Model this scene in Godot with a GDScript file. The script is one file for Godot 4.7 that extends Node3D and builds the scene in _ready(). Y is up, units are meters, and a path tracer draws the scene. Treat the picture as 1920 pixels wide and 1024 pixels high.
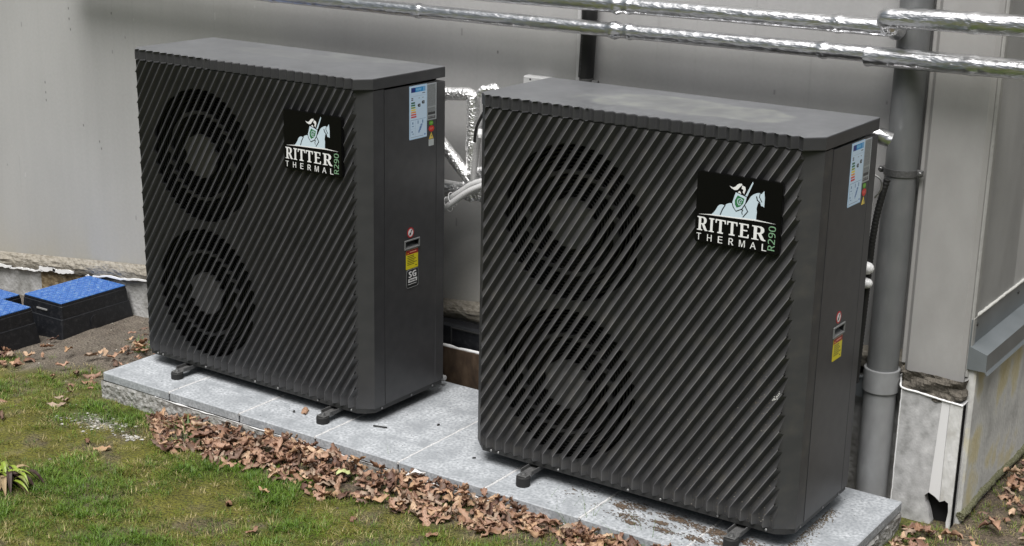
extends Node3D

const W := 1.2          # heat pump width, depth and height of the casing without the lid rim
const D := 0.464
const HT := 1.2246
const LID := 0.0418
const HB := 1.1828
const Y0 := 0.065       # the casing starts this far above the paving
const PITCH := 0.0386   # fluting of the front
const SLOPE := 1.562
const YB := 0.035
const CH := 0.0485
const PAD := -0.068
const ZW := -0.78       # the render of the front wall
const FANS := [Vector2(0.381, 0.848), Vector2(0.382, 0.302)]

var rng := RandomNumberGenerator.new()
var gn := FastNoiseLite.new()
var gn2 := FastNoiseLite.new()
var M := {}

# ------------------------------------------------------------------ helpers
func begin() -> SurfaceTool:
	var st := SurfaceTool.new()
	st.begin(Mesh.PRIMITIVE_TRIANGLES)
	return st

func tri(st: SurfaceTool, a: Vector3, b: Vector3, c: Vector3, out: Vector3) -> void:
	var n := (b - a).cross(c - a)
	if n.length_squared() < 1e-16:
		return
	var u := n.normalized()
	if n.dot(out) > 0.0:
		var t := b
		b = c
		c = t
	else:
		u = -u
	st.set_normal(u)
	st.add_vertex(a)
	st.set_normal(u)
	st.add_vertex(b)
	st.set_normal(u)
	st.add_vertex(c)

func quad(st: SurfaceTool, a: Vector3, b: Vector3, c: Vector3, d: Vector3, out: Vector3) -> void:
	tri(st, a, b, c, out)
	tri(st, a, c, d, out)

# a triangle with a normal of its own at each corner
func stri(st: SurfaceTool, p: Array, n: Array) -> void:
	var k: Vector3 = (p[1] - p[0]).cross(p[2] - p[0])
	if k.length_squared() < 1e-18:
		return
	var o := [0, 1, 2]
	if k.dot(n[0] + n[1] + n[2]) > 0.0:
		o = [0, 2, 1]
	for i in o:
		st.set_normal(n[i])
		st.add_vertex(p[i])

func box(st: SurfaceTool, c: Vector3, s: Vector3, bev := 0.0, tf := Transform3D()) -> void:
	var h := s * 0.5
	bev = minf(bev, minf(h.x, minf(h.y, h.z)) * 0.9)
	var cor := {}
	for sx in [-1, 1]:
		for sy in [-1, 1]:
			for sz in [-1, 1]:
				var g := Vector3(sx, sy, sz)
				for a in 3:
					var v := (h - Vector3.ONE * bev) * g
					v[a] = h[a] * g[a]
					cor[[sx, sy, sz, a]] = tf * (c + v)
	var mid := tf * c
	for a in 3:
		var b := (a + 1) % 3
		var d := (a + 2) % 3
		for s1 in [-1, 1]:
			var q := []
			for pr in [[-1, -1], [1, -1], [1, 1], [-1, 1]]:
				var g := [0, 0, 0]
				g[a] = s1
				g[b] = pr[0]
				g[d] = pr[1]
				q.append(cor[[g[0], g[1], g[2], a]])
			quad(st, q[0], q[1], q[2], q[3], (q[0] + q[2]) * 0.5 - mid)
			if bev > 0.0:
				for s2 in [-1, 1]:
					var e := []
					for pr in [[a, -1], [a, 1], [b, 1], [b, -1]]:
						var g := [0, 0, 0]
						g[a] = s1
						g[b] = s2
						g[d] = pr[1]
						e.append(cor[[g[0], g[1], g[2], pr[0]]])
					quad(st, e[0], e[1], e[2], e[3], (e[0] + e[2]) * 0.5 - mid)
	if bev > 0.0:
		for sx in [-1, 1]:
			for sy in [-1, 1]:
				for sz in [-1, 1]:
					var t0: Vector3 = cor[[sx, sy, sz, 0]]
					tri(st, t0, cor[[sx, sy, sz, 1]], cor[[sx, sy, sz, 2]], t0 - mid)

func span(st: SurfaceTool, a: Vector3, b: Vector3, bev := 0.0) -> void:
	box(st, (a + b) * 0.5, (b - a).abs(), bev)

# surface of revolution round the line a-b; prof: [[along 0..1, radius], ...]
func lathe(st: SurfaceTool, a: Vector3, b: Vector3, prof: Array, seg := 20, smooth := true) -> void:
	var ax := (b - a).normalized()
	var u := ax.cross(Vector3.UP if absf(ax.y) < 0.9 else Vector3.RIGHT).normalized()
	var v := ax.cross(u)
	var L := a.distance_to(b)
	for i in prof.size() - 1:
		var r0: float = prof[i][1]
		var r1: float = prof[i + 1][1]
		var c0: Vector3 = a + ax * (prof[i][0] * L)
		var c1: Vector3 = a + ax * (prof[i + 1][0] * L)
		var dl: float = (prof[i + 1][0] - prof[i][0]) * L
		for k in seg:
			var t0 := TAU * k / seg
			var t1 := TAU * (k + 1) / seg
			var d0 := u * cos(t0) + v * sin(t0)
			var d1 := u * cos(t1) + v * sin(t1)
			var n0 := (d0 * dl - ax * (r1 - r0)).normalized()
			var n1 := (d1 * dl - ax * (r1 - r0)).normalized()
			if not smooth:
				n0 = (n0 + n1).normalized()
				n1 = n0
			stri(st, [c0 + d0 * r0, c1 + d0 * r1, c1 + d1 * r1], [n0, n0, n1])
			stri(st, [c0 + d0 * r0, c1 + d1 * r1, c0 + d1 * r0], [n0, n1, n1])

func cyl(st: SurfaceTool, a: Vector3, b: Vector3, r: float, seg := 20, bev := 0.0) -> void:
	var f := bev / maxf(a.distance_to(b), 1e-5)
	if bev > 0.0:
		lathe(st, a, b, [[0.0, 0.0], [0.0, r - bev], [f, r], [1.0 - f, r], [1.0, r - bev], [1.0, 0.0]], seg)
	else:
		lathe(st, a, b, [[0.0, 0.0], [0.0, r], [1.0, r], [1.0, 0.0]], seg)

# a tube along points; rad is a Callable(s, angle) or a float
func tube(st: SurfaceTool, pts: PackedVector3Array, rad: Variant, seg := 12, caps := true) -> void:
	var n := pts.size()
	var rings := []
	var u := Vector3.ZERO
	var s := 0.0
	for i in n:
		var t := (pts[mini(i + 1, n - 1)] - pts[maxi(i - 1, 0)]).normalized()
		if u == Vector3.ZERO:
			u = t.cross(Vector3.UP if absf(t.y) < 0.9 else Vector3.RIGHT).normalized()
		u = (u - t * u.dot(t)).normalized()
		var v := t.cross(u)
		if i > 0:
			s += pts[i].distance_to(pts[i - 1])
		var ring := PackedVector3Array()
		for k in seg:
			var a := TAU * k / seg
			var r: float = rad if rad is float else rad.call(s, a)
			ring.append(pts[i] + (u * cos(a) + v * sin(a)) * r)
		rings.append(ring)
	# normals by neighbours
	var nor := []
	for i in n:
		var row := PackedVector3Array()
		for k in seg:
			var e1: Vector3 = rings[mini(i + 1, n - 1)][k] - rings[maxi(i - 1, 0)][k]
			var e2: Vector3 = rings[i][(k + 1) % seg] - rings[i][(k + seg - 1) % seg]
			var m := e1.cross(e2).normalized()
			if m.dot(rings[i][k] - pts[i]) < 0.0:
				m = -m
			row.append(m)
		nor.append(row)
	for i in n - 1:
		for k in seg:
			var j := (k + 1) % seg
			stri(st, [rings[i][k], rings[i + 1][k], rings[i + 1][j]], [nor[i][k], nor[i + 1][k], nor[i + 1][j]])
			stri(st, [rings[i][k], rings[i + 1][j], rings[i][j]], [nor[i][k], nor[i + 1][j], nor[i][j]])
	if caps:
		for e in [0, n - 1]:
			var out := pts[e] - pts[1 if e == 0 else n - 2]
			for k in seg:
				tri(st, pts[e], rings[e][k], rings[e][(k + 1) % seg], out)

func smooth_path(ctrl: Array, step := 0.01) -> PackedVector3Array:
	var c := Curve3D.new()
	for i in ctrl.size():
		var p: Vector3 = ctrl[i]
		var t := Vector3.ZERO
		if i > 0 and i < ctrl.size() - 1:
			t = (ctrl[i + 1] - ctrl[i - 1]) * 0.17
		c.add_point(p, -t, t)
	var out := PackedVector3Array()
	var L := c.get_baked_length()
	var n := maxi(2, int(L / step))
	for i in n + 1:
		out.append(c.sample_baked(L * i / n, true))
	return out

# a path with rounded corners of radius r
func elbow_path(ctrl: Array, r: float, step := 0.008) -> PackedVector3Array:
	var out := PackedVector3Array()
	var raw := [ctrl[0]]
	for i in range(1, ctrl.size() - 1):
		var p: Vector3 = ctrl[i]
		var a: Vector3 = p + (ctrl[i - 1] - p).normalized() * r
		var b: Vector3 = p + (ctrl[i + 1] - p).normalized() * r
		for k in 9:
			var t := k / 8.0
			raw.append(a.lerp(p, t).lerp(p.lerp(b, t), t))
	raw.append(ctrl[-1])
	for i in raw.size() - 1:
		var n := maxi(1, int(raw[i].distance_to(raw[i + 1]) / step))
		for k in n:
			out.append(raw[i].lerp(raw[i + 1], float(k) / n))
	out.append(raw[-1])
	return out

# polygon in x,y extruded from z0 to z1 (optionally placed by tf)
func prism(st: SurfaceTool, poly: PackedVector2Array, z0: float, z1: float, tf := Transform3D()) -> void:
	var idx := Geometry2D.triangulate_polygon(poly)
	for i in range(0, idx.size(), 3):
		var a := poly[idx[i]]
		var b := poly[idx[i + 1]]
		var c := poly[idx[i + 2]]
		for z in [z0, z1]:
			tri(st, tf * Vector3(a.x, a.y, z), tf * Vector3(b.x, b.y, z), tf * Vector3(c.x, c.y, z), tf.basis * Vector3(0, 0, 1 if (z == z1) == (z1 > z0) else -1))
	var cw := Geometry2D.is_polygon_clockwise(poly)
	for i in poly.size():
		var a := poly[i]
		var b := poly[(i + 1) % poly.size()]
		var nn := Vector2(b.y - a.y, a.x - b.x) * (-1.0 if cw else 1.0)
		quad(st, tf * Vector3(a.x, a.y, z0), tf * Vector3(b.x, b.y, z0), tf * Vector3(b.x, b.y, z1), tf * Vector3(a.x, a.y, z1), tf.basis * Vector3(nn.x, nn.y, 0))

func pv(a: Array) -> PackedVector2Array:
	var o := PackedVector2Array()
	for p in a:
		o.append(Vector2(p[0], p[1]))
	return o

# a round-cornered rectangle
func rrect(x0: float, y0: float, x1: float, y1: float, r: float, n := 5) -> PackedVector2Array:
	var o := PackedVector2Array()
	for c in [[x1 - r, y1 - r, 0.0], [x0 + r, y1 - r, PI / 2], [x0 + r, y0 + r, PI], [x1 - r, y0 + r, PI * 1.5]]:
		for k in n + 1:
			var a: float = c[2] + PI / 2 * k / n
			o.append(Vector2(c[0] + cos(a) * r, c[1] + sin(a) * r))
	return o

func stroke(pts: Array, w: float) -> Array:
	var out := []
	for i in pts.size() - 1:
		var a := Vector2(pts[i][0], pts[i][1])
		var b := Vector2(pts[i + 1][0], pts[i + 1][1])
		var n := (b - a).normalized().orthogonal() * w * 0.5
		var e := (b - a).normalized() * w * 0.3
		out.append(PackedVector2Array([a - e - n, b + e - n, b + e + n, a - e + n]))
	return out

func obj(called: String, st: SurfaceTool, m: Material, parent: Node = self) -> MeshInstance3D:
	var o := MeshInstance3D.new()
	o.mesh = st.commit()
	o.name = called
	o.material_override = m
	if parent == self:
		put(o, called)
	else:
		parent.add_child(o, true)
	return o

var used := {}
func put(o: Node3D, called: String) -> void:
	var n: int = used.get(called, 0)
	used[called] = n + 1
	o.name = called if n == 0 else "%s_%03d" % [called, n]
	add_child(o, true)

func tag(o: Node, label: String, category := "", group := "", kind := "") -> void:
	if label:
		o.set_meta("label", label)
	if category:
		o.set_meta("category", category)
	if group:
		o.set_meta("group", group)
	if kind:
		o.set_meta("kind", kind)

func thing(called: String, label: String, category: String, at := Vector3.ZERO, turn := 0.0, group := "") -> Node3D:
	var o := Node3D.new()
	put(o, called)
	o.position = at
	o.rotation.y = turn
	tag(o, label, category, group)
	return o

func lin(r: float, g: float, b: float) -> Color:
	return Color(r, g, b).linear_to_srgb()

func mat(c: Color, rough := 0.7, metal := 0.0, spec := 0.5) -> StandardMaterial3D:
	var m := StandardMaterial3D.new()
	m.albedo_color = c
	m.roughness = rough
	m.metallic = metal
	m.metallic_specular = spec
	return m

func noise_tex(freq: float, stops: Array, seed_ := 1, oct := 4, size := 512, kind := FastNoiseLite.TYPE_SIMPLEX_SMOOTH) -> NoiseTexture2D:
	var f := FastNoiseLite.new()
	f.noise_type = kind
	f.seed = seed_
	f.frequency = freq
	f.fractal_octaves = oct
	var t := NoiseTexture2D.new()
	t.width = size
	t.height = size
	t.seamless = true
	t.noise = f
	if stops:
		var g := Gradient.new()
		g.offsets = PackedFloat32Array(stops.map(func(x): return x[0]))
		g.colors = PackedColorArray(stops.map(func(x): return x[1]))
		t.color_ramp = g
	return t

# triplanar material: albedo noise ramp + optional relief in cm
func tmat(stops: Array, freq: float, scale: Vector3, rough := 0.8, relief := 0.0, seed_ := 1, world := false, rfreq := 0.05) -> StandardMaterial3D:
	var m := mat(Color.WHITE, rough)
	m.albedo_texture = noise_tex(freq, stops, seed_)
	m.uv1_triplanar = true
	m.uv1_world_triplanar = world
	m.uv1_scale = scale
	if relief > 0.0:
		m.heightmap_enabled = true
		m.heightmap_texture = noise_tex(rfreq, [], seed_ + 50)
		m.heightmap_scale = relief
	return m

func gray(v: float, r := 1.0, g := 1.0, b := 1.0) -> Color:
	return lin(v * r, v * g, v * b)

# the ground's height
func gy(x: float, z: float) -> float:
	var y := -0.19
	if x > -1.7:
		y += 0.034 * (minf(x, 0.9) + 1.7)
	else:
		y += 0.066 * maxf(x + 1.7, -1.6)
	var back := smoothstep(0.1, -0.5, z)
	if x > 0.9:
		y = lerpf(y, -0.165, smoothstep(0.9, 1.45, x))
	y = lerpf(y, minf(y, -0.165), back)
	if z > 0.5:
		y -= 0.02 * minf(z - 0.5, 2.0)
	y += gn.get_noise_2d(x, z) * 0.02 + gn2.get_noise_2d(x * 3.0, z * 3.0) * 0.006
	return y

func ledge_y(x: float) -> float:
	if x < -2.48:
		return 0.008 + (x + 2.48) * 0.107
	return 0.008 + (x + 2.48) * 0.0965

# ------------------------------------------------------------------ main
func _ready() -> void:
	var cam := Camera3D.new()
	cam.name = "camera"
	cam.position = Vector3(2.79895, 2.00844, 3.91377)
	cam.rotation = Vector3(-0.28107, 0.59256, 0.02096)
	cam.fov = 20.79
	cam.near = 0.05
	cam.far = 400.0
	add_child(cam)
	var we := WorldEnvironment.new()
	we.name = "environment"
	var e := Environment.new()
	var sky := Sky.new()
	var ps := ProceduralSkyMaterial.new()
	ps.sky_top_color = Color(0.91, 0.965, 1.0)
	ps.sky_horizon_color = Color(0.47, 0.495, 0.525)
	ps.sky_curve = 0.7
	ps.ground_bottom_color = Color(0.16, 0.17, 0.13)
	ps.ground_horizon_color = Color(0.3, 0.31, 0.28)
	ps.sky_energy_multiplier = 0.55
	sky.sky_material = ps
	e.background_mode = Environment.BG_SKY
	e.sky = sky
	e.tonemap_mode = Environment.TONE_MAPPER_LINEAR
	e.tonemap_exposure = 1.62
	e.sdfgi_enabled = true
	e.ssao_enabled = true
	e.ssil_enabled = true
	we.environment = e
	add_child(we)
	var sun := DirectionalLight3D.new()
	sun.name = "sun"
	sun.light_energy = 0.9
	sun.light_angular_distance = 36.0
	sun.light_color = Color(1.0, 0.99, 0.98)
	sun.shadow_enabled = true
	sun.rotation = Vector3(deg_to_rad(-64), deg_to_rad(14), 0)
	add_child(sun)

	rng.seed = 7
	gn.seed = 3
	gn.frequency = 0.9
	gn2.seed = 9
	gn2.frequency = 1.6
	materials()
	ground()
	building()
	concrete_base()
	downpipe()
	foil_pipes()
	var pump := heat_pump()
	pump.name = "heat_pump"
	var second: Node3D = pump.duplicate()
	finish_pumps(pump, second)
	gap_plumbing()
	behind_base()
	meter_boxes()
	leaves()
	grass()
	small_things()

func materials() -> void:
	# dark grey powder coat with faint mottling
	M.coat = tmat([[0.0, gray(0.036, 0.98, 0.985, 1.06)], [0.5, gray(0.043, 0.98, 0.985, 1.06)], [1.0, gray(0.051, 0.99, 0.985, 1.03)]], 0.012, Vector3(2, 2, 2), 0.40, 0.0, 11)
	M.coat_dusty = tmat([[0.0, gray(0.036 * 4, 0.99, 0.985, 1.04)], [0.55, gray(0.044 * 4, 0.99, 0.985, 1.04)], [0.8, gray(0.053 * 4, 1.02, 0.99, 0.97)], [1.0, gray(0.066 * 4, 1.04, 0.99, 0.92)]], 0.010, Vector3(2.3, 2.3, 2.3), 0.5, 0.0, 23)
	M.coat_front = tmat([[0.0, gray(0.036 * 4, 0.98, 0.985, 1.06)], [0.5, gray(0.043 * 4, 0.98, 0.985, 1.06)], [1.0, gray(0.051 * 4, 0.99, 0.985, 1.03)]], 0.012, Vector3(2, 2, 2), 0.40, 0.0, 11)
	M.coat_front.vertex_color_use_as_albedo = true
	M.coat_dusty.vertex_color_use_as_albedo = true
	M.lid = mat(Color.WHITE, 0.42)
	M.lid_b = mat(Color.WHITE, 0.44)
	M.black = mat(gray(0.010), 0.6)
	M.void = mat(gray(0.006), 0.9)
	M.plastic = mat(gray(0.014), 0.45)
	M.blade = mat(gray(0.055), 0.4)
	M.pan = mat(gray(0.018), 0.5)
	M.rubber = mat(gray(0.012), 0.75)
	M.steel = mat(gray(0.34), 0.4, 0.9)
	M.zinc = tmat([[0.0, gray(0.05)], [1.0, gray(0.13)]], 0.03, Vector3(8, 8, 8), 0.5, 0.0, 4)
	M.gloss = mat(gray(0.004), 0.2, 0.0, 0.25)
	M.ice = mat(lin(0.55, 0.66, 0.74), 0.4)
	M.white = mat(gray(0.78), 0.4)
	M.logo_green = mat(lin(0.03, 0.16, 0.06), 0.4)
	M.code_green = mat(lin(0.20, 0.36, 0.22), 0.4)
	M.frame_gray = mat(gray(0.16, 1, 1.02, 1.02), 0.4)
	M.paint_wall = null
	M.render_white = tmat([[0.0, gray(0.42, 1.03, 1.0, 0.93)], [0.45, gray(0.58, 1.0, 1.0, 0.97)], [1.0, gray(0.72)]], 0.02, Vector3(1.5, 0.8, 1.5), 0.8, 0.15, 31, true)
	M.pvc = tmat([[0.0, gray(0.125, 0.96, 1.0, 1.02)], [0.6, gray(0.15, 0.97, 1.0, 1.02)], [1.0, gray(0.175, 1.0, 1.0, 1.0)]], 0.02, Vector3(2, 0.7, 2), 0.38, 0.0, 41, true)
	M.pvc_light = tmat([[0.0, gray(0.24, 0.98, 1.0, 1.02)], [1.0, gray(0.31, 0.98, 1.0, 1.02)]], 0.02, Vector3(2, 1, 2), 0.4, 0.0, 43, true)
	M.flash = tmat([[0.0, gray(0.14, 0.9, 1.0, 1.04)], [1.0, gray(0.19, 0.92, 1.0, 1.06)]], 0.01, Vector3(1, 1, 1), 0.35, 0.0, 45)
	M.foil = mat(gray(0.76, 1, 1, 1.02), 0.28, 1.0)
	M.foil.heightmap_enabled = true
	M.foil.uv1_triplanar = true
	M.foil.uv1_scale = Vector3(3, 9, 9)
	M.foil.heightmap_texture = noise_tex(0.012, [], 77, 3)
	M.foil.heightmap_scale = 0.22
	M.foil_dull = mat(gray(0.88), 0.42, 0.92)
	M.foil_dull.heightmap_enabled = true
	M.foil_dull.uv1_triplanar = true
	M.foil_dull.uv1_scale = Vector3(6, 6, 6)
	M.foil_dull.heightmap_texture = noise_tex(0.02, [], 78, 3)
	M.foil_dull.heightmap_scale = 0.5
	M.cable = tmat([[0.0, gray(0.40)], [1.0, gray(0.58)]], 0.05, Vector3(5, 5, 5), 0.5, 0.0, 51)
	M.braid = tmat([[0.0, gray(0.2)], [0.5, gray(0.38, 1.0, 1.0, 1.0)], [1.0, gray(0.6)]], 0.15, Vector3(18, 18, 18), 0.35, 0.2, 52)
	M.board = tmat([[0.0, lin(0.030, 0.018, 0.010)], [0.5, lin(0.060, 0.037, 0.021)], [1.0, lin(0.095, 0.064, 0.04)]], 0.02, Vector3(2, 1, 2), 0.85, 0.1, 53)
	M.felt = tmat([[0.0, lin(0.05, 0.044, 0.036)], [0.5, lin(0.10, 0.088, 0.072)], [1.0, lin(0.20, 0.18, 0.15)]], 0.02, Vector3(4, 3, 4), 0.9, 0.5, 54)
	M.slab = slab_material()
	M.mortar = tmat([[0.0, gray(0.15, 1.04, 1.0, 0.93)], [0.5, gray(0.28, 1.02, 1.0, 0.94)], [1.0, gray(0.45)]], 0.03, Vector3(2, 2, 2), 0.9, 0.8, 62, true, 0.03)
	M.joint = tmat([[0.0, gray(0.30)], [0.5, gray(0.52)], [1.0, gray(0.70)]], 0.06, Vector3(3, 3, 3), 0.9, 0.3, 63, true)
	M.blue = tmat([[0.0, lin(0.022, 0.085, 0.30)], [0.55, lin(0.035, 0.125, 0.38)], [0.8, lin(0.10, 0.20, 0.40)], [1.0, lin(0.20, 0.28, 0.42)]], 0.02, Vector3(3, 3, 3), 0.42, 0.0, 64)
	M.box_black = tmat([[0.0, lin(0.006, 0.007, 0.009)], [0.6, lin(0.010, 0.011, 0.014)], [1.0, lin(0.030, 0.030, 0.032)]], 0.02, Vector3(3, 3, 3), 0.45, 0.05, 65)

func slab_material() -> StandardMaterial3D:
	var w := 640
	var im := Image.create(w, w, false, Image.FORMAT_RGB8)
	var a := FastNoiseLite.new()
	a.seed = 62
	a.frequency = 0.01
	a.fractal_octaves = 4
	var b := FastNoiseLite.new()
	b.seed = 63
	b.frequency = 0.09
	b.fractal_octaves = 4
	for y in w:
		for x in w:
			var n := a.get_noise_2d(x, y)
			var f := b.get_noise_2d(x, y)
			var v := 0.35 + 0.12 * n + 0.20 * f * (0.8 + n)
			v = clampf(v, 0.16, 0.62)
			im.set_pixel(x, y, lin(v * lerpf(0.90, 1.0, v), v * lerpf(0.98, 1.0, v), v * lerpf(1.06, 1.01, v)))
	var m := mat(Color.WHITE, 0.72)
	m.albedo_texture = ImageTexture.create_from_image(im)
	m.uv1_triplanar = true
	m.uv1_world_triplanar = true
	m.uv1_scale = Vector3(1.1, 1.1, 1.1)
	m.heightmap_enabled = true
	m.heightmap_texture = noise_tex(0.12, [], 64)
	m.heightmap_scale = 0.06
	return m

# ------------------------------------------------------------------ ground
func masks(x: float, z: float) -> Array:
	# [grass, bare soil, gravel] at a point
	var n := gn2.get_noise_2d(x * 0.8 + 11.0, z * 0.8) * 0.5 + 0.5
	var n2 := gn.get_noise_2d(x * 2.4 - 5.0, z * 2.4 + 3.0) * 0.5 + 0.5
	var gravel := smoothstep(-1.68, -1.95, x) * smoothstep(0.12, -0.12, z + (n2 - 0.5) * 0.3)
	var right := smoothstep(1.3, 1.5, x) * smoothstep(0.1, -0.2, z)
	var drift := smoothstep(0.42, 0.28, z) * smoothstep(-1.45, -1.2, x) * smoothstep(0.9, 0.6, x) * smoothstep(0.0, 0.1, z)
	var grass := smoothstep(0.36, 0.62, n * 0.55 + n2 * 0.45)
	# greener towards the right front and in a strip left of the base, thinner in the middle left
	grass += 0.55 * smoothstep(-0.3, 0.3, x) * smoothstep(0.15, 0.25, z)
	grass += 0.4 * smoothstep(0.75, 1.0, z)
	grass += 0.5 * exp(-pow((x + 1.95) / 0.25, 2.0) - pow((z - 0.12) / 0.2, 2.0))
	grass -= 0.55 * exp(-pow((x + 1.6) / 0.45, 2.0) - pow((z - 0.55) / 0.22, 2.0))
	grass = clampf(grass, 0.05, 1.0) * (1.0 - gravel) * (1.0 - right * 0.75) * (1.0 - drift * 0.6)
	return [grass, maxf(right, drift), gravel]

func ground() -> void:
	var xs := []
	var zs := []
	for v in [-120.0, -50.0, -20.0, -10.0, -7.0, -5.5, -4.6]:
		xs.append(v)
	for i in 276:
		xs.append(-4.2 + i * 0.025)
	for v in [3.0, 4.0, 6.0, 10.0, 20.0, 50.0, 120.0]:
		xs.append(v)
	for v in [-120.0, -50.0, -20.0, -10.0, -5.0, -3.0]:
		zs.append(v)
	for i in 160:
		zs.append(-2.0 + i * 0.025)
	for v in [2.4, 3.0, 4.0, 6.0, 10.0, 20.0, 50.0, 120.0]:
		zs.append(v)
	var st := begin()
	var cn := FastNoiseLite.new()
	cn.frequency = 6.0
	cn.seed = 21
	cn.fractal_octaves = 3
	for j in zs.size():
		for i in xs.size():
			var x: float = xs[i]
			var z: float = zs[j]
			var k := masks(x, z)
			var n := cn.get_noise_2d(x, z) * 0.5 + 0.5
			var soil := Color(0.095, 0.072, 0.05).lerp(Color(0.19, 0.15, 0.105), n)
			var moss := Color(0.085, 0.082, 0.011).lerp(Color(0.20, 0.195, 0.025), n)
			var stone := Color(0.11, 0.09, 0.07).lerp(Color(0.24, 0.205, 0.165), n)
			var c := moss.lerp(Color(0.06, 0.085, 0.014), k[0] * 0.7)
			c = c.lerp(soil, clampf(k[1] + 0.5 * smoothstep(0.62, 0.85, n), 0.0, 1.0))
			c = c.lerp(stone, k[2])
			var lime: float = exp(-pow((x + 1.53) / 0.11, 2.0) - pow((z - 0.335) / 0.035, 2.0)) * (0.4 + n)
			c = c.lerp(Color(0.30, 0.285, 0.26), clampf(lime * 1.2, 0.0, 0.85))
			var bare: float = smoothstep(0.18, 0.38, gn2.get_noise_2d(x * 1.9 + 70.0, z * 1.9)) * (1.0 - k[2]) * 0.7
			c = c.lerp(soil, bare)
			st.set_color(c)
			st.add_vertex(Vector3(x, gy(clampf(x, -4.2, 3.0), clampf(z, -2.0, 2.5)), z))
	var nx := xs.size()
	for j in zs.size() - 1:
		for i in nx - 1:
			var a := j * nx + i
			for q in [a, a + 1, a + nx + 1, a, a + nx + 1, a + nx]:
				st.add_index(q)
	st.generate_normals()
	var m := mat(Color.WHITE, 0.95)
	m.vertex_color_use_as_albedo = true
	m.albedo_texture = noise_tex(0.06, [[0.0, gray(0.35)], [0.4, gray(0.7)], [0.75, gray(1.0)], [1.0, gray(1.0)]], 71, 5)
	m.uv1_triplanar = true
	m.uv1_world_triplanar = true
	m.uv1_scale = Vector3(2.2, 2.2, 2.2)
	m.heightmap_enabled = true
	m.heightmap_texture = noise_tex(0.05, [], 72, 5)
	m.heightmap_scale = 1.6
	var g := obj("ground", st, m)
	tag(g, "mossy lawn ground with bare soil and gravel by the wall", "ground", "", "structure")

# ------------------------------------------------------------------ building
func wall_material() -> StandardMaterial3D:
	# 1 px = 3 mm; u runs from x = -6 to 1.3, v from y = 3 down to -0.5
	var w := 1280
	var h := 640
	var im := Image.create(w, h, false, Image.FORMAT_RGB8)
	var a := FastNoiseLite.new()
	a.seed = 5
	a.frequency = 0.006
	a.fractal_octaves = 4
	var b := FastNoiseLite.new()
	b.seed = 6
	b.frequency = 0.05
	b.fractal_octaves = 3
	for y in h:
		var wy := 3.0 - 3.5 * y / h
		for x in w:
			var wx := -6.0 + 7.3 * x / w
			var up := wy - ledge_y(wx)
			var v := 0.39 + a.get_noise_2d(x, y * 0.6) * 0.045 + b.get_noise_2d(x * 1.6, y * 0.10) * 0.012 + b.get_noise_2d(x * 6.0, y * 6.0) * 0.02
			# damp, ochre foot of the wall
			var f := exp(-maxf(up, 0.0) / 0.13) * (0.5 + 0.5 * a.get_noise_2d(x * 3.0 + 400.0, y * 1.5))
			var ochre := clampf(f, 0.0, 1.0) * smoothstep(0.6, -0.6, wx)
			im.set_pixel(x, y, lin(v * (0.985 + 0.03 * ochre), v * (0.98 - 0.05 * ochre), v * (0.97 - 0.26 * ochre)))
	var r := RandomNumberGenerator.new()
	r.seed = 99
	for i in 70:   # small scuffs and chips in the paint
		var px := r.randi_range(380, 1250)
		var py := r.randi_range(150, 560)
		var dark := r.randf() < 0.7
		for k in r.randi_range(1, 6):
			var c := im.get_pixel(px, mini(py + k, h - 1))
			im.set_pixel(px, mini(py + k, h - 1), c.darkened(0.2) if dark else c.lightened(0.2))
	for i in 46:   # faint runs left by rain
		var px := r.randi_range(360, 1270)
		var py := r.randi_range(120, 470)
		var ln := r.randi_range(40, 170)
		var dk := r.randf_range(0.02, 0.06)
		for k in ln:
			if py + k < h:
				var c := im.get_pixel(px, py + k)
				im.set_pixel(px, py + k, c.darkened(dk * (1.0 - float(k) / ln)))
	for p in [[-2.92, 1.22], [-2.92, 1.17], [-2.91, 1.12], [-2.62, 1.22], [-3.12, 0.85], [-3.12, 0.8], [-3.12, 0.76], [-2.75, 0.6], [-2.74, 0.57], [-2.86, 0.67], [-0.45, 1.24]]:
		var px := int((p[0] + 6.0) / 7.3 * w)
		var py := int((3.0 - p[1]) / 3.5 * h)
		im.set_pixel(px, py, gray(0.10))
		im.set_pixel(px, py + 1, gray(0.16))
	var m := mat(Color.WHITE, 0.62)
	m.albedo_texture = ImageTexture.create_from_image(im)
	m.heightmap_enabled = false
	return m

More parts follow.
